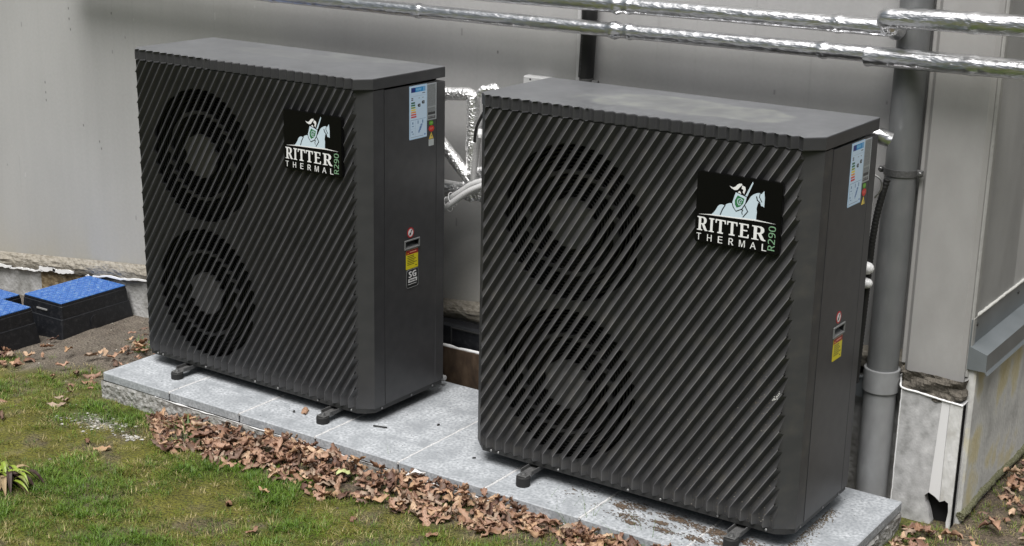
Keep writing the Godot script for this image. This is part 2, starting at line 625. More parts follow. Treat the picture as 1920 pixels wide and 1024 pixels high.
func building() -> void:
	var b := thing("building", "grey rendered building corner with weathered concrete plinth behind the heat pumps", "building")
	# front wall: sheet with its lower edge along the sloping ledge, and thickness
	var st := begin()
	var n := 60
	for i in n:
		var q := []
		for k in [i, i + 1]:
			var x := lerpf(-6.0, 1.3, float(k) / n)
			q.append(Vector3(x, 3.0, ZW))
			q.append(Vector3(x, ledge_y(x) + 0.02, ZW))
		for t in [[0, 2, 3], [0, 3, 1]]:
			for j in t:
				var v: Vector3 = q[j]
				st.set_normal(Vector3(0, 0, 1))
				st.set_uv(Vector2((v.x + 6.0) / 7.3, (3.0 - v.y) / 3.5))
				st.add_vertex(v)
		quad(st, q[1], q[3], q[3] - Vector3(0, 0, 0.1), q[1] - Vector3(0, 0, 0.1), Vector3.DOWN)
	M.paint_wall = wall_material()
	var wall := obj("rendered_wall", st, M.paint_wall, b)
	# core behind the render
	st = begin()
	span(st, Vector3(-6.0, -0.6, -1.25), Vector3(1.3, 3.0, -0.975))
	span(st, Vector3(-6.0, 3.0, -7.0), Vector3(1.47, 3.2, ZW + 0.02), 0.01)
	span(st, Vector3(-6.0, -0.6, -7.0), Vector3(-5.8, 3.0, -1.26))
	obj("wall_core", st, M.mortar, b)
	# rough, sagging mortar fillet at the foot of the render
	var rn := FastNoiseLite.new()
	rn.seed = 14
	rn.frequency = 7.0
	rn.fractal_octaves = 4
	st = begin()
	var rows := 7
	var cols := 400
	var grid := []
	for i in cols + 1:
		var x := lerpf(-5.0, 1.27, float(i) / cols)
		var col := PackedVector3Array()
		for k in rows + 1:
			var t := float(k) / rows
			var bulge := sin(PI * t) * (0.016 + 0.008 * rn.get_noise_2d(x, t * 0.6)) + 0.003 * rn.get_noise_2d(x * 4.0, t * 3.0) * sin(PI * t)
			var y := ledge_y(x) + 0.028 - t * 0.085 + 0.014 * rn.get_noise_2d(x + 50.0, 0.0) * t
			col.append(Vector3(x, y, ZW + 0.002 + bulge))
		grid.append(col)
	for i in cols:
		for k in rows:
			quad(st, grid[i][k], grid[i + 1][k], grid[i + 1][k + 1], grid[i][k + 1], Vector3(0, 0, 1))
	obj("mortar_fillet", st, tmat([[0.0, lin(0.12, 0.10, 0.08)], [0.4, lin(0.27, 0.245, 0.20)], [1.0, lin(0.44, 0.41, 0.36)]], 0.03, Vector3(1.6, 4, 2), 0.9, 0.2, 16, true), b)
	# base wall below
	st = begin()
	span(st, Vector3(-6.0, -0.8, -1.0), Vector3(1.3, 0.27, ZW - 0.012))
	obj("base_wall", st, tmat([[0.0, gray(0.20, 1.0, 0.98, 0.92)], [0.4, gray(0.33, 1, 1, 0.97)], [1.0, gray(0.50)]], 0.012, Vector3(1.3, 1.3, 1.3), 0.85, 0.3, 17, true), b)
	# brown stained board and peeling white paint left of the first pump
	st = begin()
	var bp := PackedVector2Array()
	var tp := PackedVector2Array()
	for i in 25:
		var x := lerpf(-3.26, -2.89, i / 24.0)
		tp.append(Vector2(x, ledge_y(x) - 0.040 + 0.006 * rn.get_noise_2d(x * 3.0, 9.0)))
	for i in 25:
		var x := lerpf(-2.89, -3.26, i / 24.0)
		bp.append(Vector2(x, ledge_y(x) - 0.15 + 0.02 * rn.get_noise_2d(x * 2.0, 4.0)))
	tp.append_array(bp)
	prism(st, tp, ZW - 0.01, ZW - 0.004)
	obj("stained_board", st, tmat([[0.0, lin(0.06, 0.045, 0.025)], [0.45, lin(0.16, 0.115, 0.06)], [0.7, lin(0.25, 0.2, 0.12)], [1.0, lin(0.42, 0.39, 0.33)]], 0.016, Vector3(2.0, 3.5, 2), 0.8, 0.2, 18), b)
	for seg in [[-3.95, -3.47, 0.020, -0.045], [-3.48, -3.22, 0.009, -0.052], [-3.245, -3.12, 0.026, -0.040], [-3.14, -2.98, 0.020, -0.044], [-2.84, -2.43, 0.010, -0.048]]:
		st = begin()
		var up := PackedVector2Array()
		var dn := PackedVector2Array()
		for i in 21:
			var x := lerpf(seg[0], seg[1], i / 20.0)
			var y: float = ledge_y(x) + seg[3] + 0.010 * rn.get_noise_2d(x * 1.5, 21.0)
			var wdt: float = seg[2] * (0.55 + 0.45 * sin(PI * clampf(i / 20.0, 0.06, 0.94))) * (1.0 + 0.5 * rn.get_noise_2d(x * 5.0, 30.0))
			up.append(Vector2(x, y + wdt * 0.5))
			dn.append(Vector2(x, y - wdt * 0.5))
		dn.reverse()
		up.append_array(dn)
		prism(st, up, ZW + 0.012, ZW + 0.018)
		obj("peeling_paint", st, mat(gray(0.80), 0.7), b)
	# leaning white sliver of loose board
	st = begin()
	prism(st, pv([[-2.885, -0.085], [-2.868, -0.076], [-2.745, -0.155], [-2.765, -0.16]]), ZW + 0.02, ZW + 0.026)
	obj("loose_sliver", st, mat(gray(0.62), 0.7), b)

	# corner column: painted casing above
	st = begin()
	prism(st, pv([[1.264, 0.9], [1.263, 0.78], [1.262, 0.742], [1.274, 0.73], [1.448, 0.73], [1.462, 0.742], [1.466, 0.775], [1.466, 1.2], [1.264, 1.2]]), 0.335, 3.0, Transform3D(Basis(Vector3.RIGHT, Vector3(0, 0, -1), Vector3.UP), Vector3.ZERO))
	var cas := tmat([[0.0, gray(0.31, 1.0, 0.98, 0.95)], [0.5, gray(0.335, 1.0, 0.98, 0.955)], [1.0, gray(0.36, 1.0, 0.985, 0.96)]], 0.012, Vector3(1.2, 0.6, 1.2), 0.55, 0.03, 19, true, 0.1)
	obj("column_casing", st, cas, b)
	# thin return flange on its left, seen beside the downpipe
	st = begin()
	span(st, Vector3(1.2475, 0.36, -0.779), Vector3(1.2615, 3.0, -0.742), 0.002)
	obj("casing_flange", st, cas, b)
	st = begin()   # corner trim strip
	span(st, Vector3(1.4605, 0.352, -0.781), Vector3(1.4735, 3.0, -0.745), 0.004)
	obj("corner_trim", st, tmat([[0.0, gray(0.30, 1, 0.99, 0.95)], [1.0, gray(0.37, 1, 0.99, 0.95)]], 0.03, Vector3(2, 1.2, 2), 0.6, 0.1, 20, true), b)
	# wrinkled felt membrane between casing and column foot
	st = begin()
	var cg := []
	var outline := [Vector2(1.252, -0.80), Vector2(1.258, -0.74), Vector2(1.272, -0.712), Vector2(1.33, -0.708), Vector2(1.39, -0.709), Vector2(1.44, -0.706), Vector2(1.468, -0.715), Vector2(1.476, -0.74), Vector2(1.476, -0.80)]
	var dense := []
	for i in outline.size() - 1:
		for k in 6:
			dense.append(outline[i].lerp(outline[i + 1], k / 6.0))
	dense.append(outline[-1])
	for i in dense.size():
		var c := PackedVector3Array()
		var p: Vector2 = dense[i]
		var o := (p - Vector2(1.36, -0.85)).normalized()
		for k in 9:
			var t := k / 8.0
			var d := 0.010 * rn.get_noise_2d(p.x * 3.0 + p.y * 2.0, t * 0.5) + 0.006 * sin(t * 9.0 + p.x * 40.0)
			c.append(Vector3(p.x + o.x * d, 0.353 - t * 0.085 - (p.x - 1.26) * 0.02, p.y + o.y * d + 0.003))
		cg.append(c)
	for i in dense.size() - 1:
		for k in 8:
			var oo: Vector2 = dense[i] - Vector2(1.36, -0.85)
			quad(st, cg[i][k], cg[i + 1][k], cg[i + 1][k + 1], cg[i][k + 1], Vector3(oo.x, 0, oo.y))
	obj("felt_membrane", st, M.felt, b)
	# concrete foot of the column, with chamfered left corner and a broken hole at the bottom
	st = begin()
	var foot := PackedVector2Array()
	foot = pv([[1.262, 0.289], [1.265, -0.30], [1.485, -0.30], [1.485, -0.17], [1.470, -0.150], [1.474, -0.105], [1.467, -0.075], [1.438, -0.085], [1.420, -0.068], [1.398, -0.060], [1.385, -0.072], [1.390, -0.098], [1.402, -0.118], [1.412, -0.152], [1.418, -0.178], [1.425, -0.20], [1.44, -0.22], [1.46, -0.20], [1.478, -0.175], [1.4845, -0.165], [1.4845, 0.268]])
	# front skin without the hole: hole cut as a notch reaching the bottom
	foot = pv([[1.272, 0.288], [1.272, -0.30], [1.418, -0.30], [1.414, -0.165], [1.402, -0.125], [1.390, -0.098], [1.385, -0.074], [1.398, -0.060], [1.420, -0.070], [1.437, -0.084], [1.455, -0.074], [1.468, -0.082], [1.471, -0.11], [1.466, -0.15], [1.474, -0.30], [1.482, -0.30], [1.482, 0.270]])
	prism(st, foot, -0.735, -0.702)
	quad(st, Vector3(1.272, 0.288, -0.702), Vector3(1.272, -0.3, -0.702), Vector3(1.250, -0.3, -0.76), Vector3(1.250, 0.295, -0.76), Vector3(-1, 0, 1))
	quad(st, Vector3(1.272, 0.288, -0.702), Vector3(1.482, 0.27, -0.702), Vector3(1.482, 0.275, -0.80), Vector3(1.250, 0.295, -0.80), Vector3.UP)
	quad(st, Vector3(1.482, 0.27, -0.702), Vector3(1.482, -0.3, -0.702), Vector3(1.482, -0.3, -0.80), Vector3(1.482, 0.27, -0.80), Vector3.RIGHT)
	obj("column_foot", st, tmat([[0.0, gray(0.26, 1, 1, 0.98)], [0.4, gray(0.42)], [0.7, gray(0.5)], [1.0, gray(0.62)]], 0.022, Vector3(1.6, 1.3, 1.6), 0.85, 0.06, 24, true, 0.15), b)
	st = begin()
	span(st, Vector3(1.30, -0.35, -0.7505), Vector3(1.48, 0.0, -0.744))  # near-black sheet that paints the darkness inside the hole
	obj("hole_shade_sheet", st, M.void, b)
	# white painted edge and strips
	st = begin()
	prism(st, pv([[1.412, 0.277], [1.405, 0.1], [1.399, -0.058], [1.420, -0.068], [1.437, -0.08], [1.4365, 0.1], [1.438, 0.2745]]), -0.7025, -0.700)
	obj("painted_strip", st, mat(gray(0.72), 0.75), b)
	st = begin()
	prism(st, pv([[1.440, 0.2742], [1.4385, 0.1], [1.440, -0.082], [1.456, -0.073], [1.468, -0.08], [1.471, -0.11], [1.467, -0.15], [1.472, -0.21], [1.480, -0.2], [1.4815, 0.0], [1.4815, 0.2715]]), -0.7025, -0.6985)
	obj("painted_strip", st, M.render_white, b)
	st = begin()
	var edge := smooth_path([Vector3(1.2485, 0.315, -0.757), Vector3(1.258, 0.30, -0.73), Vector3(1.273, 0.288, -0.7005), Vector3(1.33, 0.284, -0.699), Vector3(1.40, 0.277, -0.698), Vector3(1.481, 0.271, -0.698)], 0.008)
	tube(st, edge, func(s, a): return 0.0035 + 0.0015 * rn.get_noise_2d(s * 8.0, a), 6)
	var left_edge := PackedVector3Array()
	for i in 40:
		left_edge.append(Vector3(1.272 + 0.0015 * rn.get_noise_1d(i * 0.4), 0.288 - i * 0.0135, -0.702))
	tube(st, left_edge, func(s, a): return 0.0022 + 0.0018 * rn.get_noise_2d(s * 6.0, a), 5)
	obj("white_edge", st, mat(gray(0.8), 0.7), b)

	# side wall receding from the corner
	st = begin()
	span(st, Vector3(1.25, 0.46, -7.0), Vector3(1.466, 3.0, -0.79))
	obj("side_wall", st, tmat([[0.0, gray(0.40, 1, 1, 0.98)], [0.5, gray(0.46, 1, 1, 0.98)], [1.0, gray(0.52, 1, 1, 0.98)]], 0.008, Vector3(0.9, 0.3, 0.9), 0.6, 0.04, 25, true, 0.1), b)
	# concrete plinth of the side wall, ochre stains on it
	st = begin()
	span(st, Vector3(1.25, -0.6, -7.0), Vector3(1.497, 0.40, -0.752), 0.006)
	obj("side_plinth", st, tmat([[0.0, gray(0.36, 1, 1, 0.95)], [0.3, gray(0.50, 1, 1, 0.97)], [0.55, gray(0.60, 1, 1, 0.96)], [0.75, lin(0.60, 0.55, 0.38)], [1.0, lin(0.55, 0.48, 0.28)]], 0.008, Vector3(1.0, 0.8, 1.0), 0.85, 0.10, 26, true, 0.1), b)
	st = begin()
	var pts := PackedVector3Array()
	for i in 60:
		var z := -0.75 - i * 0.03
		pts.append(Vector3(1.497, gy(1.52, z) + 0.028 + 0.006 * rn.get_noise_1d(i * 0.35), z))
	tube(st, pts, func(s, a): return 0.015 + 0.008 * rn.get_noise_2d(s * 3.0, a), 8)
	obj("mossy_footing", st, tmat([[0.0, lin(0.05, 0.055, 0.02)], [0.5, lin(0.12, 0.12, 0.06)], [1.0, lin(0.3, 0.29, 0.24)]], 0.04, Vector3(5, 5, 5), 0.95, 0.5, 27, true), b)
	# metal sill flashing
	var prof := pv([[1.467, 0.553], [1.471, 0.553], [1.4715, 0.462], [1.529, 0.443], [1.530, 0.385], [1.537, 0.374], [1.5345, 0.372], [1.526, 0.384], [1.467, 0.384]])
	st = begin()
	prism(st, prof, -7.0, -0.742)
	var fl := obj("sill_flashing", st, M.flash, b)
	for z in [-0.79, -1.25]:
		st = begin()
		cyl(st, Vector3(1.470, 0.527, z), Vector3(1.4755, 0.527, z), 0.006, 10, 0.001)
		obj("screw", st, mat(gray(0.08), 0.4, 0.6), fl)
	st = begin()
	pts = PackedVector3Array()
	for i in 70:
		pts.append(Vector3(1.4695, 0.556 + 0.002 * rn.get_noise_1d(i * 0.6), -0.748 - i * 0.02))
	tube(st, pts, func(s, a): return 0.0055 + 0.003 * rn.get_noise_2d(s * 7.0, a), 6)
	obj("sealant_bead", st, mat(gray(0.6, 1, 0.99, 0.93), 0.7), fl)

# ------------------------------------------------------------------ base
func concrete_base() -> void:
	var b := thing("concrete_base", "long concrete base topped with blue-grey paving slabs under both heat pumps", "concrete base", Vector3(0, PAD, 0))
	var x0 := -1.706
	var x1 := 1.346
	var z0 := 0.155
	var z1 := -0.597
	var joints := [x0, -1.329, -0.954, -0.577, -0.195, 0.173, 0.548, 0.923, x1]
	for i in joints.size() - 1:
		var st := begin()
		var a: float = joints[i] + (0.0035 if i > 0 else 0.0)
		var c: float = joints[i + 1] - (0.0035 if i < joints.size() - 2 else 0.0)
		var dy := rng.randf_range(-0.002, 0.0015)
		box(st, Vector3((a + c) / 2, -0.018 + dy, (z0 + z1) / 2), Vector3(c - a, 0.036, z0 - z1), 0.003)
		obj("paving_slab", st, M.slab, b)
		if i > 0:
			st = begin()
			var strip := PackedVector3Array()
			var jx: float = joints[i]
			for k in 60:
				strip.append(Vector3(jx + rng.randf_range(-0.001, 0.001), -0.0035, lerpf(z0 - 0.001, z1 + 0.01, k / 59.0)))
			tube(st, strip, func(s, an): return 0.005 + 0.0022 * gn.get_noise_2d(s * 14.0, an), 6)
			obj("joint", st, M.joint, b)
	# rough cast foundation with an uneven face
	var rn := FastNoiseLite.new()
	rn.seed = 61
	rn.frequency = 5.0
	rn.fractal_octaves = 4
	var st := begin()
	var ring := []
	for i in 260:
		ring.append(Vector2(lerpf(x0 - 0.012, x1 - 0.005, i / 259.0), z0 + 0.002))
	for i in range(1, 66):
		ring.append(Vector2(x1 - 0.005, lerpf(z0 + 0.002, z1, i / 65.0)))
	for i in range(1, 20):
		ring.append(Vector2(lerpf(x1 - 0.005, x0 - 0.012, i / 19.0), z1))
	for i in range(1, 66):
		ring.append(Vector2(x0 - 0.012, lerpf(z1, z0 + 0.002, i / 65.0)))
	var levels := [-0.0375, -0.05, -0.07, -0.09, -0.11, -0.14, -0.3]
	var g := []
	for p in ring:
		var c := PackedVector3Array()
		for k in levels.size():
			var o := Vector2(p.x - clampf(p.x, x0 + 0.1, x1 - 0.1), p.y - clampf(p.y, z1 + 0.1, z0 - 0.1)).normalized()
			var d := 0.006 * rn.get_noise_3d(p.x, levels[k] * 3.0, p.y) - (0.004 if k == 0 else 0.0)
			if p.x > x1 - 0.02:
				d = 0.018 * rn.get_noise_3d(p.x, levels[k] * 2.0, p.y * 2.0) + (0.004 if k > 0 else -0.004)
			c.append(Vector3(p.x + o.x * d, levels[k], p.y + o.y * d))
		g.append(c)
	for i in ring.size() - 1:
		for k in levels.size() - 1:
			var q: Vector2 = ring[i]
			var o := Vector3(q.x - clampf(q.x, x0 + 0.1, x1 - 0.1), 0, q.y - clampf(q.y, z1 + 0.1, z0 - 0.1))
			quad(st, g[i][k], g[i + 1][k], g[i + 1][k + 1], g[i][k + 1], o)
	span(st, Vector3(x0 + 0.01, -0.06, z1 + 0.01), Vector3(x1 - 0.02, -0.0385, z0 - 0.01))
	obj("foundation", st, M.mortar, b)
	# white lime line in the crack below the slabs
	st = begin()
	var line := PackedVector3Array()
	for i in 300:
		var x := lerpf(x0 + 0.3, x1 - 0.2, i / 299.0)
		line.append(Vector3(x, -0.0385 + 0.003 * rn.get_noise_1d(x * 2.0), z0 + 0.001))
	tube(st, line, func(s, a): return maxf(0.0008, 0.0022 + 0.004 * rn.get_noise_2d(s * 2.0, 7.0)), 5)
	obj("lime_line", st, mat(gray(0.6), 0.9), b)

# ------------------------------------------------------------------ downpipe
func downpipe() -> void:
	var p := thing("downpipe", "grey round plastic downpipe beside the corner column", "downpipe", Vector3(1.192, -0.262, -0.722))
	var st := begin()
	lathe(st, Vector3(0, 0, 0), Vector3(0, 0.53, 0), [[0.0, 0.054], [1.0, 0.054]], 40)
	obj("lower_pipe", st, M.pvc_light, p)
	st = begin()
	lathe(st, Vector3(0, 0.53, 0), Vector3(0, 3.2, 0), [[0.0, 0.052], [1.0, 0.052]], 40)
	obj("upper_pipe", st, M.pvc, p)
	st = begin()
	lathe(st, Vector3(0, 0.518, 0), Vector3(0, 0.598, 0), [[0.0, 0.054], [0.0, 0.0595], [0.03, 0.0605], [0.97, 0.0605], [1.0, 0.0595], [1.0, 0.0525], [0.8, 0.052]], 40)
	obj("socket", st, M.pvc_light, p)
	st = begin()
	lathe(st, Vector3(0, 1.262, 0), Vector3(0, 1.284, 0), [[0.0, 0.052], [0.0, 0.0555], [1.0, 0.0555], [1.0, 0.052]], 40)
	box(st, Vector3(0.062, 1.273, 0), Vector3(0.024, 0.022, 0.012), 0.002)
	box(st, Vector3(-0.062, 1.273, 0), Vector3(0.02, 0.022, 0.012), 0.002)
	var br := obj("pipe_clip", st, M.zinc, p)
	for s in [-1, 1]:
		st = begin()
		cyl(st, Vector3(0.066 * s, 1.273, 0.004), Vector3(0.066 * s, 1.273, 0.015), 0.007, 10, 0.001)
		obj("bolt", st, M.steel, br)
	st = begin()
	cyl(st, Vector3(0, 1.273, -0.045), Vector3(0, 1.273, -0.07), 0.006, 8)
	obj("wall_fixing", st, M.black, p)

# ------------------------------------------------------------------ foil pipes
var fn := FastNoiseLite.new()
var cell := FastNoiseLite.new()
func foil_radius(r: float, bands: Array) -> Callable:
	cell.seed = 4
	cell.noise_type = FastNoiseLite.TYPE_CELLULAR
	cell.cellular_return_type = FastNoiseLite.RETURN_DISTANCE2_SUB
	cell.frequency = 28.0
	return func(s: float, a: float) -> float:
		var v := r + 0.0011 * fn.get_noise_3d(s * 0.8, cos(a) * 0.25, sin(a) * 0.25) + 0.0005 * fn.get_noise_3d(s * 5.0, cos(a) * 0.6 + 9.0, sin(a) * 0.6) + 0.0004 * fn.get_noise_3d(s * 0.35, cos(a) * 1.3 + 3.0, sin(a) * 1.3) + 0.0004 * cell.get_noise_3d(s * 0.4, cos(a) * r, sin(a) * r) + 0.0004 * absf(fn.get_noise_3d(s * 2.2 + 40.0, cos(a) * 0.35, sin(a) * 0.35))
		for b in bands:
			var d: float = (s - b[0]) / b[1]
			if absf(d) < 1.0:
				v += b[2] * (1.0 - d * d) * (1.0 + 0.8 * fn.get_noise_3d(s * 12.0, cos(a) * 4.0, sin(a) * 4.0))
		return v

func foil_pipes() -> void:
	fn.seed = 33
	fn.frequency = 6.0
	fn.fractal_octaves = 3
	# lower run, with a thicker sleeve at its right end
	var lo := thing("foil_pipe", "lower foil-wrapped pipe running along the wall above the heat pumps", "insulated pipe", Vector3(0, 1.388, -0.637), 0.0, "foil-wrapped pipes along the wall")
	var st := begin()
	var pts := PackedVector3Array()
	for i in 560:
		var x := -2.82 + i * 0.0072
		pts.append(Vector3(x, 0.004 - 0.006 * sin((x + 2.0) * 0.9), 0.003 * sin(x * 2.0)))
	tube(st, pts, foil_radius(0.0262, [[2.10, 0.02, 0.004], [2.97, 0.022, 0.006], [3.03, 0.012, 0.004], [3.75, 0.018, 0.004], [1.35, 0.02, 0.003]]), 36)
	obj("pipe_wrap", st, M.foil, lo)
	st = begin()
	pts = elbow_path([Vector3(1.075, -0.004, 0.0), Vector3(1.40, -0.001, 0.008), Vector3(2.05, 0.004, 0.02)], 0.05)
	tube(st, pts, foil_radius(0.0315, [[0.006, 0.012, 0.003], [0.34, 0.02, 0.002]]), 36)
	obj("sleeve", st, M.foil, lo)
	# upper run: left part, and the part that jogs forward
	var up := thing("foil_pipe", "upper foil-wrapped pipe with a stepped elbow near the corner", "insulated pipe", Vector3(0, 1.473, -0.645), 0.0, "foil-wrapped pipes along the wall")
	st = begin()
	pts = PackedVector3Array()
	for i in 554:
		var x := -2.82 + i * 0.0072
		pts.append(Vector3(x, 0.002 * sin(x * 1.7), 0))
	tube(st, pts, foil_radius(0.0285, [[2.97, 0.02, 0.005], [3.02, 0.012, 0.003], [3.79, 0.018, 0.003], [1.9, 0.02, 0.003]]), 36)
	obj("pipe_wrap", st, M.foil, up)
	st = begin()
	pts = elbow_path([Vector3(1.158, -0.004, -0.012), Vector3(1.156, 0.008, 0.02), Vector3(1.148, 0.040, 0.066), Vector3(1.30, 0.046, 0.07), Vector3(2.05, 0.055, 0.075)], 0.016, 0.006)
	tube(st, pts, foil_radius(0.0325, [[0.05, 0.02, 0.003], [0.36, 0.02, 0.002]]), 36)
	obj("stepped_elbow", st, M.foil, up)

# ------------------------------------------------------------------ heat pump
func wave(f: float) -> float:
	var o := 0.0
	for k in [[-0.03, 1.0], [-0.01, 2.0], [0.01, 2.0], [0.03, 1.0]]:
		var t := fposmod(f + k[0], 1.0)
		o += k[1] * (t / 0.37 if t < 0.37 else 1.0 - pow((t - 0.37) / 0.63, 1.6))
	return o / 6.0 * 0.0185

func ramp(x: float) -> Vector2:   # depth and slope of the chamfered ends
	if x < CH:
		return Vector2((CH - x) * 1.03, -1.03)
	if x > 1.147:
		return Vector2(0.014 + (x - 1.147) * 0.685, 0.685)
	if x > 1.140:
		return Vector2((x - 1.140) * 2.0, 2.0)
	return Vector2(-1.0, 0.0)

func fan_field(x: float, y: float, t: float) -> float:   # > 0 where the casing is solid between the slots
	var best := 1.0
	for c in FANS:
		var r: float = Vector2(x, y).distance_to(c)
		best = minf(best, maxf(maxf(r - 0.257, 0.0055 - absf(r - 0.167)), 0.084 - r))
	return best + 0.0045 * t * t * t * t

# vertex: [x, y, wave depth, slope of the wave per metre of x, fan field]
func clip(poly: Array, f: Callable) -> Array:
	var out := []
	for i in poly.size():
		var a: Array = poly[i]
		var b: Array = poly[(i + 1) % poly.size()]
		var fa: float = f.call(a)
		var fb: float = f.call(b)
		if fa >= 0.0:
			out.append(a)
		if (fa >= 0.0) != (fb >= 0.0):
			var t := fa / (fa - fb)
			var m := []
			for k in a.size():
				m.append(lerpf(a[k], b[k], t))
			out.append(m)
	return out

func emit(st: SurfaceTool, poly: Array, by_ramp: bool) -> void:
	if poly.size() < 3:
		return
	var P := []
	var N := []
	var C := []
	for v in poly:
		var d: float = v[2]
		var n := Vector3(v[3], -v[3] / SLOPE if v[1] > YB + 0.001 else 0.0, 1.0)
		if by_ramp:
			var r := ramp(v[0])
			d = r.x
			n = Vector3(r.y, 0, 1)
		var u: float = 0.25 + (0.0 if by_ramp else v[5] * 0.25)   # vertex colours stop at 1, so the front's paint is 4 times its colour
		C.append(Color(u, u, u * 0.985))
		if v[1] > HB - 0.002:
			d += 0.0035
			n = Vector3(n.x, 1.0, 1.0)
		P.append(Vector3(v[0], v[1], -d))
		N.append(n.normalized())
	for i in range(1, P.size() - 1):
		var k: Vector3 = (P[i] - P[0]).cross(P[i + 1] - P[0])
		if k.length_squared() < 1e-18:
			continue
		for j in ([0, i + 1, i] if k.dot(N[0] + N[i] + N[i + 1]) > 0.0 else [0, i, i + 1]):
			st.set_color(C[j])
			st.set_normal(N[j])
			st.add_vertex(P[j])

func front_panel(st: SurfaceTool) -> void:
	var s_slot := [0.012, 0.05, 0.12, 0.20, 0.28, 0.35, 0.40]
	var fr := [0.0] + s_slot + [0.43, 0.5, 0.6, 0.7, 0.8, 0.88, 0.94, 0.98, 1.0]
	for k in range(-3, 50):
		var ys := [0.0]
		var y := YB
		while y < HB - 0.004:
			ys.append(y)
			var xm := 0.0726 + (k + 0.5) * PITCH + (y - 1.1825) / SLOPE
			var near := false
			for c in FANS:
				if Vector2(xm, y).distance_to(c) < 0.29:
					near = true
			y += 0.005 if near else (0.01 if xm < 0.09 or xm > 1.10 else 0.03)
		ys.append(HB - 0.004)
		ys.append(HB)
		for j in ys.size() - 1:
			var rows := []
			for yy in [ys[j], ys[j + 1]]:
				var row := []
				for q in fr.size():
					var f: float = fr[q]
					var x := 0.0726 + (k + f) * PITCH + (maxf(yy, YB) - 1.1825) / SLOPE
					var dw := wave(f)
					var sl := (wave(f + 0.01) - wave(f - 0.01)) / (0.02 * PITCH)
					var ff := 1.0
					if q >= 1 and q <= s_slot.size():
						ff = fan_field(x, yy, (f - 0.206) / 0.194)
					var hub := 1.0
					for c in FANS:
						hub = minf(hub, lerpf(0.72, 1.0, smoothstep(0.078, 0.087, Vector2(x, yy).distance_to(c))))
					var dust := 0.0  # real dust, plus painted-in brightness of the up-facing flanks and crests
					if f > 0.38:
						dust = clampf(0.75 + 1.3 * gn2.get_noise_2d(x * 5.0, yy * 2.0) + 0.9 * gn.get_noise_2d(x * 30.0, yy * 30.0), 0.15, 1.6) * smoothstep(0.38, 0.7, f) * 0.45
						if f > 0.9:   # highlight along the rib crest, painted as a pale line
							dust += 1.9 * clampf(0.85 + 0.6 * gn.get_noise_2d(x * 9.0, yy * 9.0), 0.3, 1.2)
					dust = maxf(dust, smoothstep(0.16, 0.0, yy) * (0.25 + 0.9 * gn.get_noise_2d(x * 14.0, yy * 14.0)) * 0.5)
					row.append([x, yy, dw * hub + 0.0185 * 0.25 * (1.0 - hub), sl * hub, ff, dust])
				rows.append(row)
			for q in fr.size() - 1:
				var poly := [rows[0][q], rows[0][q + 1], rows[1][q + 1], rows[1][q]]
				var xmin: float = minf(poly[0][0], poly[3][0])
				var xmax: float = maxf(poly[1][0], poly[2][0])
				if xmax < 0.0 or xmin > W:
					continue
				if xmin < 0.0:
					poly = clip(poly, func(v): return v[0])
				if xmax > W:
					poly = clip(poly, func(v): return W - v[0])
				if q >= 1 and q < s_slot.size():
					var hole := false
					for v in poly:
						if v[4] < 0.0:
							hole = true
					if hole:
						poly = slot_cut(st, poly, q == 1, q == s_slot.size() - 1, rows, q)
				if poly.size() < 3:
					continue
				if xmin < 0.07 or xmax > 1.13:
					emit(st, clip(poly, func(v): return v[2] - ramp(v[0]).x), false)
					emit(st, clip(poly, func(v): return ramp(v[0]).x - v[2]), true)
				else:
					emit(st, poly, false)
	# wrap round both sides
	st.set_color(Color(0.25, 0.25, 0.25))
	quad(st, Vector3(W, 0, -0.05), Vector3(W, HB - 0.002, -0.05), Vector3(W, HB - 0.002, -0.1085), Vector3(W, 0, -0.1085), Vector3.RIGHT)
	quad(st, Vector3(W, 0, -0.1085), Vector3(W, HB - 0.002, -0.1085), Vector3(W - 0.006, HB - 0.002, -0.1085), Vector3(W - 0.006, 0, -0.1085), Vector3.BACK)
	quad(st, Vector3(0, 0, -0.05), Vector3(0, HB - 0.002, -0.05), Vector3(0, HB - 0.002, -0.1085), Vector3(0, 0, -0.1085), Vector3.LEFT)

func slot_cut(st: SurfaceTool, poly: Array, left: bool, right: bool, rows: Array, q: int) -> Array:
	var back := Vector3(0, 0, -0.012)
	st.set_color(Color(0.25, 0.25, 0.25))
	var P := func(v): return Vector3(v[0], v[1], -v[2])
	for side in [[left, q], [right, q + 1]]:
		if side[0]:
			var a: Array = rows[0][side[1]]
			var b: Array = rows[1][side[1]]
			# the field on the slot's flank itself, without its rounding
			if fan_field(a[0], a[1], 0.0) < 0.0 and fan_field(b[0], b[1], 0.0) < 0.0:
				var pa: Vector3 = P.call(a)
				var pb: Vector3 = P.call(b)
				quad(st, pa, pb, pb + back, pa + back, Vector3(1, -0.6, 0) if side[1] == q else Vector3(-1, 0.6, 0))
	var res := clip(poly, func(v): return v[4])
	var cut := []
	for v in res:
		if absf(v[4]) < 1e-7:
			cut.append(v)
	if cut.size() >= 2:
		var pa: Vector3 = P.call(cut[0])
		var pb: Vector3 = P.call(cut[-1])
		var mid := Vector3.ZERO
		for v in res:
			mid += P.call(v)
		quad(st, pa, pb, pb + back, pa + back, (pa + pb) * 0.5 - mid / res.size())
	return res

func lid_outline() -> PackedVector2Array:   # x, depth behind the front
	var o := PackedVector2Array()
	o.append(Vector2(-0.002, D + 0.002))
	o.append(Vector2(-0.002, CH))
	var x := 0.004
	while x < 1.1526:
		var f := fposmod((x - 0.0726) / PITCH, 1.0)
		var d := maxf(wave(f), (CH - x) * 1.03)
		o.append(Vector2(x, d - 0.003))
		x += PITCH / 14.0
	o.append(Vector2(1.1535, -0.003))
	o.append(Vector2(W + 0.002, CH - 0.001))
	o.append(Vector2(W + 0.002, D - 0.004))
	o.append(Vector2(W - 0.004, D + 0.002))
	return o

